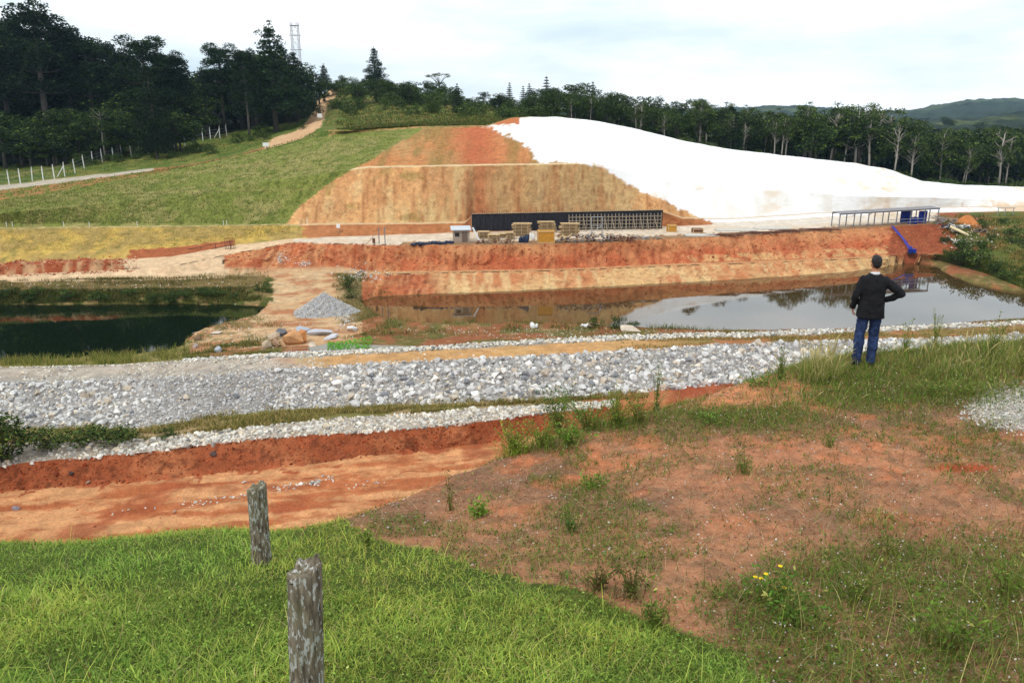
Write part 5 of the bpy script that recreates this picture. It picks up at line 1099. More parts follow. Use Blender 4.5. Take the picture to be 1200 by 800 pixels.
# lattice mast on the hill
mz = zat(352, 215); mx = at_dist(352, 130, 330)[0]; mast_top = at_dist(352, 27, 330)[2]; mastb = mz-2
mast = empty('lattice_mast', (mx, 330, mastb)); tag(mast, 'pale lattice transmission mast rising behind the left wood', 'mast'); H_ = mast_top-mastb
M_mast = mat('mast_paint', C(206,204,210), .6, bump=0, var=.1); mb = MB(); w0, w1 = 2.3, 1.35
wz = lambda z: w0+(w1-w0)*min(1, z/(H_*.6))
for sx in (-1, 1):
    for sy in (-1, 1): mb.tube([(sx*wz(z), sy*wz(z), z) for z in np.linspace(0, H_, 12)], .11, 5)
mb.build('leg_frame', M_mast, mast); nb = 11; mb = MB()
for i in range(nb):
    z0, z1 = H_*i/nb, H_*(i+1)/nb; a, b = wz(z0), wz(z1)
    for s in range(4):
        c = [(-1, -1), (1, -1), (1, 1), (-1, 1)]; p, q_ = c[s], c[(s+1) % 4]
        mb.bar((p[0]*a, p[1]*a, z0), (q_[0]*b, q_[1]*b, z1), .11); mb.bar((q_[0]*a, q_[1]*a, z0), (p[0]*b, p[1]*b, z1), .11); mb.bar((p[0]*b, p[1]*b, z1), (q_[0]*b, q_[1]*b, z1), .08)
mb.build('lattice', M_mast, mast)
for zf in (.70, .86): MB().box((0, 0, H_*zf), (4.6, .5, .3)).build('crossarm', M_mast, mast)
MB().box((0, 0, H_*.97), (3.2, 3.2, .2)).build('platform', M_mast, mast)
# small white sign boards
def sign(px, py, v0, v1, w, h, ph, label, m=None):
    p = on_ground(px, py, v0, v1); e = empty('sign', p, 0); tag(e, label, 'sign')
    MB().box((0, 0, ph/2), (.07, .07, ph)).build('post', M_wood2, e); MB().box((0, -.06, ph+h/2-.05), (w, .04, h)).build('board', m or M_white, e, bevel=.01)
sign(312, 175, 20, 23, .9, .55, .45, 'small white board on a stake at the foot of the dirt track')
sign(375, 141, 20.5, 24, .9, .7, .5, 'small bluish white board beside the dirt track on the hill')
sign(397, 274, 13.9, 16, .45, .5, .75, 'little white marker board before the low red bank')
# wire basket handrail at the ramp
p = on_ground(264, 292, 13.5, 15.6); e = empty('guard_rail', p, .2); tag(e, 'rusty guard rail frame at the top of the yellow bank beside the ramp', 'rail'); mb = MB()
for i in range(4): mb.tube([(-4.2+1.6*i, 0, -.9+.25*i), (-4.2+1.6*i, 0, .15+.25*i)], .04, 5)
mb.build('post', M_rust, e); mb = MB()
for z in (-.35, .1): mb.tube([(-4.2, 0, z), (.7, 0, z+.8)], .035, 5)
mb.build('rail', M_rust, e); mb = MB()
for i in range(7): mb.tube([(.0+.18*i, 0, 0), (.0+.18*i, 0, 1.25)], .02, 4)
for z in (0, .4, .8, 1.25): mb.tube([(0, 0, z), (1.08, 0, z)], .025, 4)
mb.build('mesh_panel', M_rust, e)
# stakes along the bench line
for i, (x, y) in enumerate([(15,265),(75,266),(105,266),(161,265),(262,264),(266,264),(360,262),(8,266)]):
    p = on_ground(x, y, 15.2, 17); o = MB().tube([(0, 0, -.1), (0, 0, .6)], .035, 5).build('marker_stake', M_white, loc=p); tag(o, 'short white stake on the line above the yellow bank', 'stake', 'stakes on the bench line')
# goal like frame
p = site(447, 286); e = empty('steel_frame', p); tag(e, 'two dark upright posts with a leaning strut on the pale platform', 'frame')
for dx, h in ((-.25, 1.9), (.42, 1.95)): MB().tube([(dx, 0, 0), (dx, 0, h)], .06, 6).build('post', M_steel, e)
MB().bar((-1.7, 0, 0), (-.55, 0, 1.25), .07).build('strut', M_wood2, e); MB().tube([(-.85, 0, .1), (-.85, 0, .65)], .16, 8).build('bucket', M_rust, e)
# cabin
p = site(541, 284); e = empty('site_cabin', p, .12); tag(e, 'small grey timber cabin with bright white roof at the platform edge', 'cabin')
mb = MB(); mb.box((0, .8, .72), (1.85, 1.6, 1.45)); mb.build('wall', mat('cabin_boards', C(172,156,142), .85, scale=3, stretch=(5, 5, .3), var=.25), e)
mb = MB(); mb.box((-.05, .75, 1.52), (2.3, 2.0, .09), rot=(.1, 0, 0)); rf = mb.build('roof', M_zinc, e)
d = MB().box((.35, -.025, .6), (.6, .04, 1.15)).build('door', mat('cabin_door', C(120,104,92), .8, var=.2), e); MB().box((.55, -.06, .6), (.04, .04, .1)).build('handle', M_steel, d)
w_ = MB().box((-.5, -.025, .9), (.5, .04, .4)).build('window', mat('dark_opening', C(46,44,44), .4, var=.1), e)
p = site(560, 284); o = MB().bar(p+Vector((-.6, .4, 1.65)), p+Vector((.25, 0, .02)), .32, .06).build('leaning_board', M_white); tag(o, 'white board leaning beside the cabin', 'board')
# black retaining wall and formwork
A = site(553, 271); Bq = site(776, 268); dirw = (Bq-A); Lw = dirw.length; ang = math.atan2(dirw.y, dirw.x)
e = empty('retaining_wall', A, ang); tag(e, 'long black clad retaining wall at the foot of the orange slope', 'wall')
hA, hB = 2.12, 2.3; mb = MB(); nP = 44
for i in range(nP):
    x0, x1 = Lw*i/nP, Lw*(i+1)/nP; h = hA+(hB-hA)*i/nP; mb.box(((x0+x1)/2, .12+RNG.uniform(-.03, .03), h/2), (x1-x0-.02, .14, h+RNG.uniform(-.03, .03)))
mb.build('cladding', M_black, e); mb = MB(); mb.box((Lw/2, .34, hA/2-.05), (Lw, .25, hA-.1)); mb.build('core', M_conc, e)
mb = MB()
for i in range(0, 90): mb.tube([(Lw*i/90, .3, hA-.1), (Lw*i/90, .3, hA+.35+RNG.uniform(-.1, .1))], .018, 4)
mb.build('rebar', M_rust, e)
mb = MB().bar((0, 0, hA+.03), (Lw, 0, hB+.03), .12, .08); mb.build('capping_board', M_wood2, e)
s0 = Lw*.50
e2 = empty('timber_formwork', Vector(A)+Matrix.Rotation(ang, 3, 'Z')@Vector((s0, -.35, 0)), ang); tag(e2, 'pale timber grid of shuttering braced against the right half of the black wall', 'formwork')
Lf = Lw-s0-.3; mb = MB(); n = 26
for i in range(n+1): mb.box((Lf*i/n, 0, .98), (.09, .07, 1.95+RNG.uniform(-.1, .1)))
mb.build('stud', M_ftimb, e2); mb = MB()
for z in (.25, .7, 1.15, 1.6): mb.box((Lf/2, -.08, z), (Lf, .06, .09))
mb.build('waler', M_ftimb, e2)
for i in range(0, n, 2): MB().bar((Lf*i/n, -.1, 1.5), (Lf*i/n+RNG.uniform(-.2, .2), -1.1, .02), .07).build('raking_prop', M_ftimb, e2)
p = site(699, 277); e = empty('tubular_gate', p, .05); tag(e, 'tall pale tubular frame standing in front of the timber shuttering', 'frame')
for dx in (-.65, .65): MB().tube([(dx, 0, 0), (dx, 0, 2.3)], .055, 6).build('post', M_galv, e)
mb = MB().tube([(-.65, 0, 2.3), (.65, 0, 2.3)], .05, 6).tube([(-.65, 0, 1.3), (.65, 0, 1.3)], .03, 6).tube([(-.65, 0, .4), (.65, 0, 1.3)], .03, 6); mb.build('crossbar', M_galv, e)
# stacks of boards
def stack(px, py, w, layers, label, d=1.1, m=None, lt=.17):
    p = site(px, py); e = empty('timber_stack', p, RNG.uniform(-.1, .1)); tag(e, label, 'timber stack')
    for k in range(layers):
        mb = MB(); z = k*lt
        for j in range(3): mb.box((-w/2+w*(j+.5)/3, RNG.uniform(-.05, .05), z+.045), (.1, d, .08))
        mb.build('bearer', M_wood2, e); mb = MB()
        sh_ = RNG.uniform(-.12, .12)
        for j in range(5): mb.box((sh_+RNG.uniform(-.07, .07), -d/2+d*(j+.5)/5, z+.108), (w*RNG.uniform(.82, 1.08), d/5*.86, .045), rot=(0, 0, RNG.uniform(-.02, .02)))
        mb.build('board_layer', m or M_wood, e)
for a in [(567,279,1.5,5,'low stack of boards nearest to the white leaning board'),(578,281,1.4,4,'low stack of yellow boards second from the cabin'),(590,278,1.3,3,'lowest board pile between cabin and tall stacks'),(611,276,2.2,9,'tall stack of pallets behind the blue wrapped bundle'),(641,272,2.1,8,'tall stack of pallets behind the ochre box'),(667,276,2.3,9,'tall stack of pallets on the right of the ochre box'),(598,280,1.0,5,'short narrow pile of boards left of the blue bundle')]: stack(*a)
def crate(name, px, py, w, h, d, m, label, cat, parts=True):
    p = site(px, py); e = empty(name, p, RNG.uniform(-.06, .06)); tag(e, label, cat); MB().box((0, d/2, h/2), (w, d, h)).build('panel', m, e, bevel=.015)
    mb = MB()
    for sx in (-1, 1): mb.box((sx*(w/2-.05), -.03, h/2), (.09, .05, h+.02))
    mb.box((0, -.034, h-.05), (w-.2, .05, .09)); mb.box((0, -.034, .05), (w-.2, .05, .09)); mb.build('batten', M_wood, e)
crate('plywood_box', 640, 285, 1.95, 1.35, 1.2, M_ply, 'ochre plywood box with battened edges at the platform edge', 'box')
crate('wooden_box', 788, 272, 1.1, .85, .9, M_ply, 'small ochre wooden box near the right end of the black wall', 'box')
crate('wooden_box', 818, 273, 1.3, .5, .9, M_rust, 'low brown box further right on the platform edge', 'box')
def lump(name, px, py, s, m, label, cat, n=9, seed=0, fn=site):
    p = fn(px, py); r = np.random.default_rng(seed+50); mb = MB()
    for i in range(n):
        q = r.uniform(-.5, .5, 2)*[s[0], s[1]]; k = r.uniform(.45, .8); mb.ell((q[0]*.7, q[1]*.7, s[2]*.35*k), (s[0]*.3*k, s[1]*.3*k+.05, s[2]*.55*k), 9, 6, rot=(r.uniform(-.3, .3), r.uniform(-.3, .3), r.uniform(0, 3)))
    o = mb.build(name, m, smooth=True, loc=p); tag(o, label, cat); return o
lump('wrapped_bundle', 613, 284, (1.2,.9,1.35), M_navy, 'dark blue wrapped bundle between pallet stacks and ochre box', 'bundle', 8, 1)
lump('white_sack', 624, 281, (.6,.5,1.2), M_white, 'white sack standing just left of the ochre box', 'sack', 5, 2)
for i, (x, y, s) in enumerate([(487,287,1.2),(497,287,1.4),(507,286,1.3),(518,286,1.4),(526,285,1.3)]):
    lump('plastic_bag', x, y, (s,.8,.5), M_navy, ['leftmost dark bag of the row left of the cabin','second dark bag from the left beside the cabin','middle dark bag of the row left of the cabin','dark bag second nearest to the cabin','dark bag touching the cabin side'][i], 'bag', 7, 10+i)
# scrap: crossing bars and boards
def scrap(px, py, w, h, n, label, mats, seed, L_=(.5, 1.5), name='scrap_pile', fn=site):
    p = fn(px, py); e = empty(name, p); tag(e, label, 'scrap'); r = np.random.default_rng(seed)
    for m in mats:
        mb = MB()
        for i in range(n):
            a = r.uniform(0, 6.28); l = r.uniform(*L_)/2; c = Vector((r.uniform(-w/2, w/2), r.uniform(-.5, .5), r.uniform(.05, h))); d_ = Vector((math.cos(a), math.sin(a), r.uniform(-.5, .5)))*l
            if r.random() < .5: mb.bar(c-d_, c+d_, .07, .05)
            else: mb.box(c, (r.uniform(.1, .35), r.uniform(.1, .3), r.uniform(.05, .2)), rot=tuple(r.uniform(-.6, .6, 3)))
        mb.build('scrap_piece', m, e)
scrap(672, 284, 3.6, .8, 26, 'heap of steel clamps and timber offcuts right of the ochre box', [M_rust, M_galv, M_wood], 1)
scrap(702, 283, 3.2, .8, 24, 'heap of grey props and clamps under the tubular frame', [M_galv, M_rust, M_wood2], 2)
scrap(728, 282, 3.2, .65, 22, 'dark brown heap of scrap near the middle of the platform edge', [M_rust, M_rust, M_wood2], 3)
scrap(580, 285, 4, .35, 18, 'low litter of boards at the platform edge right of the cabin', [M_wood2, M_rust], 4)
scrap(757, 280, 4, .25, 16, 'thin litter of boards beyond the dark scrap heap', [M_wood2, M_galv], 5)
for i, (x, w) in enumerate([(850, 3.2), (890, 4), (925, 3.5), (960, 4)]):
    p = site(x, 276-(x-850)*.055); e = empty('rebar_bundle', p, .02); tag(e, ['bundle of dark steel bars lying left of the others on the platform edge','second bundle of dark steel bars from the left','third bundle of dark steel bars, before the open shed','bundle of dark steel bars just left of the open shed'][i], 'steel bars'); mb = MB(); r = np.random.default_rng(70+i)
    for j in range(16): a = r.uniform(-.05, .05); y_ = r.uniform(-.7, .7); z_ = r.uniform(.05, .25); c_ = r.uniform(-1, 1); mb.bar((c_-w/2, y_, z_), (c_+w/2, y_+a*w, z_+r.uniform(-.05, .05)), .035)
    mb.build('bar', M_rust, e); mb = MB()
    for j in range(3): mb.box((-w/3+w/3*j, 0, .04), (.12, 1.5, .08))
    mb.build('bearer', M_wood2, e)
for i, (x, y, w) in enumerate([(822,276,4),(862,270,5),(905,268,4.5)]):
    p = site(x, y); o = MB().box((0, 0, .06), (w, 1.6, .1), rot=(0, 0, .05*i)).build('concrete_slab', M_conc, loc=p); tag(o, ['flat pale slab lying at the left on the platform','flat pale slab in the middle of the platform','flat pale slab near the open shed'][i], 'slab')
# open shed
A = site(983, 267); Bq = site(1098, 262); A.z = max(A.z, Bq.z); dirw = Bq-A; dirw.z = 0; Ls = dirw.length; ang = math.atan2(dirw.y, dirw.x)
e = empty('open_shed', A, ang); tag(e, 'long open shed of slim steel posts with a thin flat roof', 'shed')
H0, H1 = 1.65, 1.9; nP = 8
for i in range(nP):
    x = Ls*i/(nP-1); h = H0+(H1-H0)*i/(nP-1); MB().box((x, 0, h/2-.1), (.10, .10, h+.2)).build('post', M_steel, e); MB().box((x, 1.5, h/2-.1), (.10, .10, h+.2)).build('post', M_steel, e)
mb = MB().bar((-.1, 0, H0+.05), (Ls+.1, 0, H1+.05), .12, .12).bar((-.1, 1.5, H0+.05), (Ls+.1, 1.5, H1+.05), .12, .12); mb.build('beam', M_steel, e)
mb = MB()
vs_ = [(-.1, -.2, H0+.13), (Ls+.1, -.2, H1+.13), (Ls+.1, 1.6, H1+.2), (-.1, 1.6, H0+.2)]; mb.add([*vs_, *[(a, b, c+.05) for a, b, c in vs_]], [(3, 2, 1, 0), (4, 5, 6, 7), (0, 1, 5, 4), (1, 2, 6, 5), (2, 3, 7, 6), (3, 0, 4, 7)])
mb.build('roof', mat('shed_roof', C(140,136,138), .6, scale=2, var=.2), e)
mb = MB()
for x in (.12, .28): mb.bar((Ls*x, 0, H0-.25), (Ls*x+.45, 0, H0+.03), .06)
mb.build('brace', M_steel, e)
mb = MB().box((Ls*.72, -.06, .75), (Ls*.5, .05, .07)).box((Ls*.72, -.06, .35), (Ls*.5, .05, .07)); mb.build('rail', M_galv, e)
for x0, x1, dy in ((.66, .78, .9), (.81, .90, .25)):
    mb = MB(); n = 14
    for i in range(n): mb.box((Ls*(x0+(x1-x0)*(i+.5)/n), dy+.04*(i % 2), .9), (Ls*(x1-x0)/n*.98, .05, 1.6))
    mb.build('blue_screen', M_blue, e)
for i, (x, h) in enumerate([(1068,.9),(1074,.9)]):
    p = site(x, 263); 
    e = empty('barrel', p+Vector((0, .5, 0))); tag(e, ['dark blue barrel under the shed, left one','dark blue barrel under the shed, right one'][i], 'barrel')
    MB().tube([(0, 0, 0), (0, 0, .3), (0, 0, .6), (0, 0, .88)], [.28, .31, .31, .28], 16).build('body', M_blue, e, smooth=False); MB().tube([(0, 0, .88), (0, 0, .92)], [.29, .29], 16).build('lid', M_navy, e)
scrap(1107, 262, 3, .8, 26, 'tangle of grey rods and branches at the right end of the shed', [M_galv, M_wood2], 6)
scrap(1120, 268, 3.5, .5, 20, 'pale rubbish tipped over the top of the debris bank', [M_conc, M_navy, M_white], 7)
db_ = lambda x, y: on_ground(x, y, 12, 15.6)
scrap(1150, 272, 3, .35, 12, 'bluish rubbish low on the debris bank', [M_navy, M_wood2], 8, fn=db_)
scrap(1130, 284, 3, .3, 8, 'pale timber waste on the bare slope below the beige board', [M_wood2, M_white], 9, fn=db_)
p = db_(1124, 274); o = MB().box((0, 0, .35), (2.6, .9, .12), rot=(.15, .42, -.4)).build('beige_board', mat('beige_sheet', C(232,212,168), .7, var=.1), loc=p, bevel=.01); tag(o, 'beige sheet lying askew on the debris bank', 'board')
p = db_(1119, 283); o = MB().box((0, 0, .2), (2.0, .35, .1), rot=(.1, .5, -.2)).build('timber_plank', mat('pinkish_plank', C(222,186,170), .8, var=.1), loc=p); tag(o, 'pinkish plank lying below the beige sheet', 'plank')
# heap of orange sand
def heap(px, py, r, h, col, label, fn=site, seed=0):
    p = fn(px, py); V_, F_ = [], []; n, mm = 28, 12
    for j in range(mm+1):
        for i in range(n):
            a = 6.283*i/n; t = j/mm; rr = r*t*(1+.12*math.sin(3*a+seed)); V_.append((rr*math.cos(a), rr*math.sin(a)*.8, h*(math.cos(min(1, t)*math.pi)+1)/2-.1))
    for j in range(mm):
        for i in range(n): F_.append((j*n+i, j*n+(i+1) % n, (j+1)*n+(i+1) % n, (j+1)*n+i))
    o = mesh_np('soil_heap', V_, np.array(F_)[:, ::-1], M_ground, col=np.repeat(np.array(col)[None], len(V_), 0), smooth=True, loc=p); tag(o, label, 'soil heap')
heap(1133, 262, 2.0, 1.25, C(214,136,78), 'heap of orange sand behind the debris bank')
p = site(1177, 252); e = empty('trestle', p); tag(e, 'low tubular trestle on the white ground at far right', 'trestle')
for dx in (-1.0, 0, 1.2): MB().tube([(dx, 0, 0), (dx, 0, 1.0)], .05, 5).build('leg', M_galv, e)
MB().tube([(-1.2, 0, 1.0), (1.4, 0, 1.0)], .05, 5).build('crossbar', M_galv, e)
# blue hoses down the cut
e = empty('drain_pipe', on_ground(1045, 266, 13.2, 14.9)); tag(e, 'pair of blue flexible pipes running down the red cut into the muddy pond', 'pipe'); o0 = Vector(e.location)
keys = [(1044,264,13.95),(1049,271,13.72),(1055,279,13.5),(1060,287,13.28),(1064,294,13.1),(1067,301,12.6)]
for s in (-1, 1):
    pp = []
    for x, y, v in keys: q = Vector(surf(np.array([x+s*.9]), np.array([v]))[0]); pp.append(q-o0+Vector((0, -.28, .22)))
    pts_ = []
    for i in range(len(pp)-1):
        for t in (0, .33, .66): pts_.append(pp[i].lerp(pp[i+1], t))
    pts_.append(pp[-1]); MB().tube(pts_, .06 if s < 0 else .07, 10).build('hose', M_bluep if s < 0 else mat('dark_blue_pipe', C(34,54,170), .45, var=.15, bump=0), e, smooth=True)
q = on_ground(1068, 305, 11.2, 13); e = empty('floating_pump', q+Vector((0, -.1, .15))); tag(e, 'blue pump box at the water end of the blue pipes', 'pump'); MB().box((0, 0, .25), (.8, .6, .42)).build('housing', M_blue, e, bevel=.04)
MB().tube([(-.2, 0, .5), (-.2, 0, .75)], .16, 10).build('motor_cap', M_bluep, e); MB().box((0, 0, -.05), (1.0, .8, .1)).build('float', M_navy, e, bevel=.03)
# dead branches and white drum in the pond margin
lump('white_sack', 625, 384, (.8,.5,.75), M_white, 'crumpled white sack standing at the shore of the muddy pond', 'sack', 6, 21, lambda x, y: on_ground(x, y, 8.5, 10.6))
lump('white_sack', 686, 383, (.9,.5,.5), M_white, 'white sack by the dark shore bushes', 'sack', 6, 22, lambda x, y: on_ground(x, y, 8.5, 10.6))
scrap(690, 385, 1.6, .5, 8, 'grey driftwood beside the shore bushes', [M_wood2], 23, (.5, 1.3), 'driftwood', lambda x, y: on_ground(x, y, 8.5, 10.6))
# two weathered fence posts in the lawn
def old_post(px, pyb, r, h, label, lean, seed):
    w_ = at_z(px, pyb, CAMZ-3.3)
    for _ in range(8): z = float(near_z(np.array([w_[0]]), np.array([w_[1]]))[0]); w_ = at_z(px, pyb, z)
    n, m_ = 40, 60; V_, F_ = [], []; rg = np.random.default_rng(seed)
    for j in range(m_+1):
        for i in range(n):
            a = 6.2832*i/n; t = j/m_; rr = r*(1+.09*math.sin(2*a+.7)+.06*math.cos(3*a+t))*(1.04-.05*t)
            g_ = float(fbm(np.array([a*2.2]), np.array([t*1.6+seed]), 3, 7)[0])-.5; g2 = abs(float(fbm(np.array([a*4.5]), np.array([t*1.1+seed]), 2, 9)[0])-.5); rr *= 1+.16*g_-(.10 if g2 < .025 else 0)
            zz = -.1+(h+.1)*t; 
            if j >= m_-1: zz += .022*math.cos(a-.5)+.012*math.sin(5*a+seed)+.008*math.sin(9*a)
            V_.append((rr*math.cos(a)+lean*zz, rr*math.sin(a), zz))
    for j in range(m_):
        for i in range(n): F_.append((j*n+i, j*n+(i+1) % n, (j+1)*n+(i+1) % n, (j+1)*n+i))
    b = m_*n; top = []
    V_ = [tuple(v) for v in V_]
    for ring, s_ in ((1, .66), (2, .3)):
        for i in range(n): v = V_[b+i]; V_.append(((v[0]-lean*h)*s_+lean*h, v[1]*s_, v[2]*.4+(h)*.6-.006*ring+.006*math.sin(i*1.3)))
    for ring in (0, 1):
        r0_, r1_ = (b, (m_+1)*n) if ring == 0 else ((m_+1)*n, (m_+2)*n)
        for i in range(n): F_.append((r0_+i, r0_+(i+1) % n, r1_+(i+1) % n, r1_+i))
    V_.append((lean*h, 0, h-.008)); cidx = len(V_)-1; tri = [((m_+2)*n+i, (m_+2)*n+(i+1) % n, cidx) for i in range(n)]
    e = empty('fence_post', tuple(w_), 0); tag(e, label, 'post')
    mesh_np('post', np.array(V_), [np.array(F_), np.array(tri)], M_post, e, smooth=True); return e
def post_material():
    m, t, p = new_mat('lichened_wood'); N = t.nodes.new; L = t.links.new; p.inputs['Roughness'].default_value = .92
    g = N('ShaderNodeTexCoord'); mp = N('ShaderNodeMapping'); mp.inputs['Scale'].default_value = (1, 1, .18)
    L(g.outputs['Object'], mp.inputs[0]); n1 = N('ShaderNodeTexNoise'); n1.inputs['Scale'].default_value = 60; n1.inputs['Detail'].default_value = 8; L(mp.outputs[0], n1.inputs['Vector'])
    r1 = N('ShaderNodeValToRGB'); E = r1.color_ramp.elements; E[0].position = .3; E[0].color = (*C(72,62,50), 1); E[1].position = .7; E[1].color = (*C(150,138,118), 1); L(n1.outputs[0], r1.inputs[0])
    mp2 = N('ShaderNodeMapping'); mp2.inputs['Scale'].default_value = (1, 1, .32); L(g.outputs['Object'], mp2.inputs[0])
    n2 = N('ShaderNodeTexNoise'); n2.inputs['Scale'].default_value = 62; n2.inputs['Detail'].default_value = 6; n2.inputs['Roughness'].default_value = .62; L(mp2.outputs[0], n2.inputs['Vector'])
    n3 = N('ShaderNodeTexNoise'); n3.inputs['Scale'].default_value = 11; L(g.outputs['Object'], n3.inputs['Vector'])
    ad = N('ShaderNodeMath'); ad.operation = 'MULTIPLY_ADD'; ad.inputs[1].default_value = .35; L(n3.outputs[0], ad.inputs[0]); L(n2.outputs[0], ad.inputs[2])
    r2 = N('ShaderNodeValToRGB'); r2.color_ramp.elements[0].position = .715; r2.color_ramp.elements[1].position = .77; L(ad.outputs[0], r2.inputs[0])
    mx = N('ShaderNodeMixRGB'); mx.inputs[2].default_value = (*C(188,190,184), 1); L(r2.outputs[0], mx.inputs[0]); L(r1.outputs[0], mx.inputs[1])
    n4 = N('ShaderNodeTexNoise'); n4.inputs['Scale'].default_value = 5; n4.inputs['Detail'].default_value = 5; L(g.outputs['Object'], n4.inputs['Vector']); r4 = N('ShaderNodeValToRGB'); r4.color_ramp.elements[0].position = .5; r4.color_ramp.elements[1].position = .66; L(n4.outputs[0], r4.inputs[0])
    m4 = N('ShaderNodeMath'); m4.operation = 'MULTIPLY'; m4.inputs[1].default_value = .45; L(r4.outputs[0], m4.inputs[0])
    mx2 = N('ShaderNodeMixRGB'); mx2.inputs[2].default_value = (*C(118,118,82), 1); L(m4.outputs[0], mx2.inputs[0]); L(mx.outputs[0], mx2.inputs[1]); L(mx2.outputs[0], p.inputs['Base Color'])
    b = N('ShaderNodeBump'); b.inputs['Strength'].default_value = .8; b.inputs['Distance'].default_value = .008; L(n1.outputs[0], b.inputs['Height']); L(b.outputs[0], p.inputs['Normal']); return m
M_post = post_material()
old_post(360, 862, .068, .875, 'nearer weathered grey fence post speckled with white lichen, cut by the bottom edge', -.015+.075, 3)
old_post(307, 660, .068, .69, 'farther weathered fence post with mossy top standing at the back of the lawn', .028, 8)
# ================================================ THE MAN
def cap(mb, a, b, r0, r1, n=14):                     # tapered capsule
    a = Vector(a); b = Vector(b); mb.tube([a, a.lerp(b, .33), a.lerp(b, .66), b], [r0, r0+(r1-r0)*.33, r0+(r1-r0)*.66, r1], n)
    mb.ell(a, (r0, r0, r0), 14, 8); mb.ell(b, (r1, r1, r1), 14, 8)
def remesh(o, vox, smooth=4, disp=None):
    m = o.modifiers.new('remesh', 'REMESH'); m.mode = 'VOXEL'; m.voxel_size = vox; m.use_smooth_shade = True
    s = o.modifiers.new('smooth', 'SMOOTH'); s.factor = .5; s.iterations = smooth
    if disp:
        t = bpy.data.textures.new('folds', 'CLOUDS'); t.noise_scale = disp[1]; d = o.modifiers.new('folds', 'DISPLACE'); d.texture = t; d.strength = disp[0]; d.mid_level = .5
    return o
mp_ = at_z(1012, 429, CAMZ-3.85)
for _ in range(8): mzv = float(near_z(np.array([mp_[0]]), np.array([mp_[1]]))[0]); mp_ = at_z(1012, 429, mzv)
man = empty('person', (mp_[0], mp_[1], mzv), R(-8)); man.scale = (.92, .95, 1.0)
tag(man, 'man in black jacket and blue jeans seen from behind, hand on hip', 'person')
M_skin = mat('skin', C(196,140,108), .6, scale=20, var=.08, bump=.1); M_jacket = mat('black_cloth', C(26,26,31), .9, scale=30, var=.25, bump=.2)
def jeans_mat():
    return mat('blue_denim', C(56,76,122), .9, scale=7, stretch=(1, 1, .35), col2=C(20,30,60), bump=.4, bscale=60)
M_jeans = jeans_mat(); M_hair = mat('dark_hair', C(26,22,22), .55, scale=60, stretch=(1, 1, .2), var=.5, bump=.6, spec=.4); M_shirt = mat('white_shirt', C(232,232,236), .8, var=.05, bump=.1); M_shoe = mat('dark_leather', C(34,28,26), .5, bump=.1)
# joints, x = his right, y = away from the viewer, z up
hipL, hipR = (-.095, 0, .93), (.095, 0, .93); knL, knR = (-.125, .02, .50), (.105, .03, .50); anL, anR = (-.14, -.02, .09), (.105, .02, .09)
shL, shR = (-.19, 0, 1.42), (.19, 0, 1.42); elL, wrL = (-.275, -.03, 1.15), (-.265, .10, .93); elR, wrR = (.435, -.07, 1.20), (.245, .09, 1.06)
b = MB(); b.ell((0, .01, .97), (.165, .11, .13)); cap(b, (0, .01, 1.0), (0, .01, 1.2), .13, .13); b.ell((0, .01, 1.25), (.155, .095, .17)); b.ell((0, 0, 1.36), (.15, .075, .08))
cap(b, (0, 0, 1.42), (0, .015, 1.56), .062, .056); b.ell((0, .025, 1.645), (.076, .098, .115)); b.ell((0, .06, 1.60), (.055, .062, .07))
b.ell((0, .128, 1.635), (.014, .022, .024), rot=(.3, 0, 0)); b.ell((0, .112, 1.585), (.026, .014, .008)); b.ell((0, .105, 1.55), (.03, .02, .02))
for s in (-1, 1): b.ell((s*.079, .01, 1.635), (.012, .024, .034)); b.ell((s*.03, .112, 1.662), (.014, .010, .010)); b.ell((s*.03, .115, 1.68), (.022, .010, .006))
for h, k, a in ((hipL, knL, anL), (hipR, knR, anR)):
    cap(b, h, k, .080, .050); mid = Vector(k).lerp(Vector(a), .3); cap(b, k, mid+Vector((0, -.015, 0)), .050, .052); cap(b, mid+Vector((0, -.015, 0)), a, .052, .034); cap(b, (a[0], a[1]-.03, .05), (a[0]*1.1, a[1]+.14, .035), .04, .034)
for s, e_, w_ in ((shL, elL, wrL), (shR, elR, wrR)): cap(b, (s[0]*.9, s[1], s[2]-.05), e_, .048, .040); cap(b, e_, w_, .042, .028)
def hand(b, w, d, pn, side):
    """w wrist, d finger direction, pn palm normal, side = thumb direction"""
    w, d, pn, side = Vector(w), Vector(d).normalized(), Vector(pn).normalized(), Vector(side).normalized(); pc = w+d*.05
    for q in (-.028, -.009, .010, .028): cap(b, w+side*q*.7, w+d*.09+side*q, .015, .012, 8)
    for q, l in ((-.030, .060), (-.010, .074), (.010, .080), (.029, .070)):
        p0 = w+d*.09+side*q; p1 = p0+(d*.9+pn*.35).normalized()*l*.45; p2 = p1+(d*.55+pn*.85).normalized()*l*.32; p3 = p2+(d*.2+pn*1).normalized()*l*.25
        cap(b, p0, p1, .0095, .009, 8); cap(b, p1, p2, .009, .0085, 8); cap(b, p2, p3, .0085, .0075, 8)
    t0 = w+d*.02+side*.028; t1 = t0+(d*.6+side*.8+pn*.3).normalized()*.045; t2 = t1+(d*.9+side*.2+pn*.5).normalized()*.035; cap(b, t0, t1, .013, .011, 8); cap(b, t1, t2, .011, .009, 8)
hand(b, wrL, (.15, .35, -.95), (.9, -.1, .1), (0, 1, .3)); hand(b, wrR, (-.45, .55, -.55), (-.7, -.4, .2), (.2, .5, .8))
remesh(b.build('body', M_skin, man, smooth=True), .0065, 2)
b = MB(); prof = [(.795, .214, .150), (.80, .220, .155), (.90, .218, .155), (1.0, .205, .145), (1.12, .196, .138), (1.24, .205, .138), (1.33, .215, .130), (1.40, .205, .112), (1.45, .150, .088), (1.49, .085, .070)]; nn = 28; base = len(b.V); vs_ = []
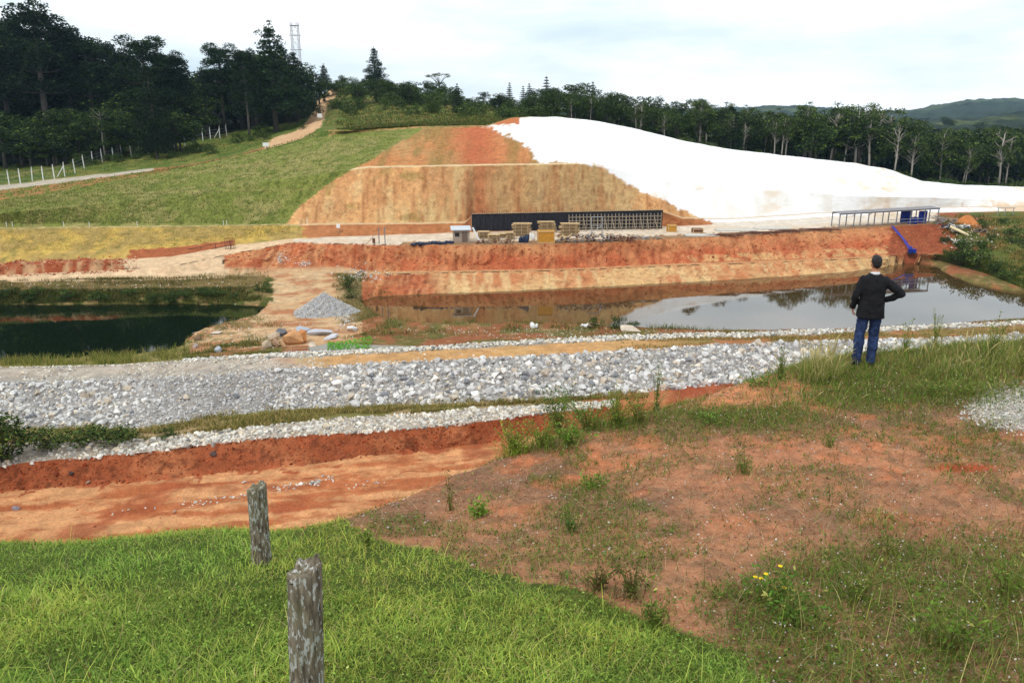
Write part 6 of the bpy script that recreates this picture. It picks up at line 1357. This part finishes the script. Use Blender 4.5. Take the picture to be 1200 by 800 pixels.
for z, rx, ry in prof:
    for i in range(nn): a = 6.2832*i/nn; ca, sa = math.cos(a), math.sin(a); vs_.append((rx*abs(ca)**.85*(1 if ca > 0 else -1), .005+ry*abs(sa)**.85*(1 if sa > 0 else -1), z))
fs_ = [(j*nn+i, j*nn+(i+1) % nn, (j+1)*nn+(i+1) % nn, (j+1)*nn+i) for j in range(len(prof)-1) for i in range(nn)]+[tuple(range(nn))[::-1], tuple((len(prof)-1)*nn+i for i in range(nn))]; b.add(vs_, fs_)
for s, e_, w_ in ((shL, elL, wrL), (shR, elR, wrR)): s2 = (s[0]*.93, s[1], s[2]-.045); cap(b, s2, e_, .078, .060); cap(b, e_, Vector(e_).lerp(Vector(w_), .93), .060, .047)
remesh(b.build('jacket', M_jacket, man, smooth=True), .011, 5, (.038, .10))
b = MB(); b.ell((0, .01, .93), (.172, .12, .12)); 
for h, k, a in ((hipL, knL, anL), (hipR, knR, anR)):
    cap(b, h, k, .100, .082); m2 = Vector(k).lerp(Vector(a), .35)+Vector((0, -.015, 0)); cap(b, k, m2, .082, .082); cap(b, m2, (a[0], a[1]-.005, .10), .082, .068); b.ell((a[0], a[1]+.01, .075), (.07, .085, .035))
remesh(b.build('jeans', M_jeans, man, smooth=True), .010, 4, (.042, .08))
for a in (anL, anR):
    b = MB(); b.ell((a[0], a[1]-.02, .045), (.045, .06, .05)); cap(b, (a[0], a[1], .04), (a[0]*1.1, a[1]+.15, .032), .045, .036); b.box((a[0]*1.03, a[1]+.055, .008), (.085, .28, .02)); remesh(b.build('shoe', M_shoe, man, smooth=True), .008, 2)
b = MB(); b.ell((0, .008, 1.68), (.084, .100, .096)); b.ell((0, -.025, 1.64), (.072, .064, .07)); b.ell((0, .06, 1.735), (.06, .06, .034)); remesh(b.build('hair', M_hair, man, smooth=True), .008, 1, (.012, .02))
b = MB(); n = 24
for j, (rr, z) in enumerate(((.080, 1.47), (.074, 1.492), (.069, 1.512))):
    for i in range(n): a = 6.2832*i/n; b.V.append((rr*math.cos(a), .012+rr*.98*math.sin(a), z+.012*math.sin(a+math.pi)))
for j in range(2):
    for i in range(n): b.Fs.append((j*n+i, j*n+(i+1) % n, (j+1)*n+(i+1) % n, (j+1)*n+i))
o = b.build('collar', M_shirt, man, smooth=True); sm = o.modifiers.new('solid', 'SOLIDIFY'); sm.thickness = .008
# ------------------------------------------------ air
M_h = bpy.data.materials.new('haze_air'); M_h.use_nodes = True; t = M_h.node_tree; t.nodes.clear(); oo = t.nodes.new('ShaderNodeOutputMaterial'); pv_ = t.nodes.new('ShaderNodeVolumePrincipled')
pv_.inputs['Color'].default_value = (.5, .76, 1, 1); pv_.inputs['Density'].default_value = .00013; pv_.inputs['Anisotropy'].default_value = .2; t.links.new(pv_.outputs[0], oo.inputs['Volume'])
o = MB().box((0, 1300, 60), (7600, 3200, 190)).build('haze', M_h); tag(o, 'thin bluish air over the valley', 'haze', kind='stuff')
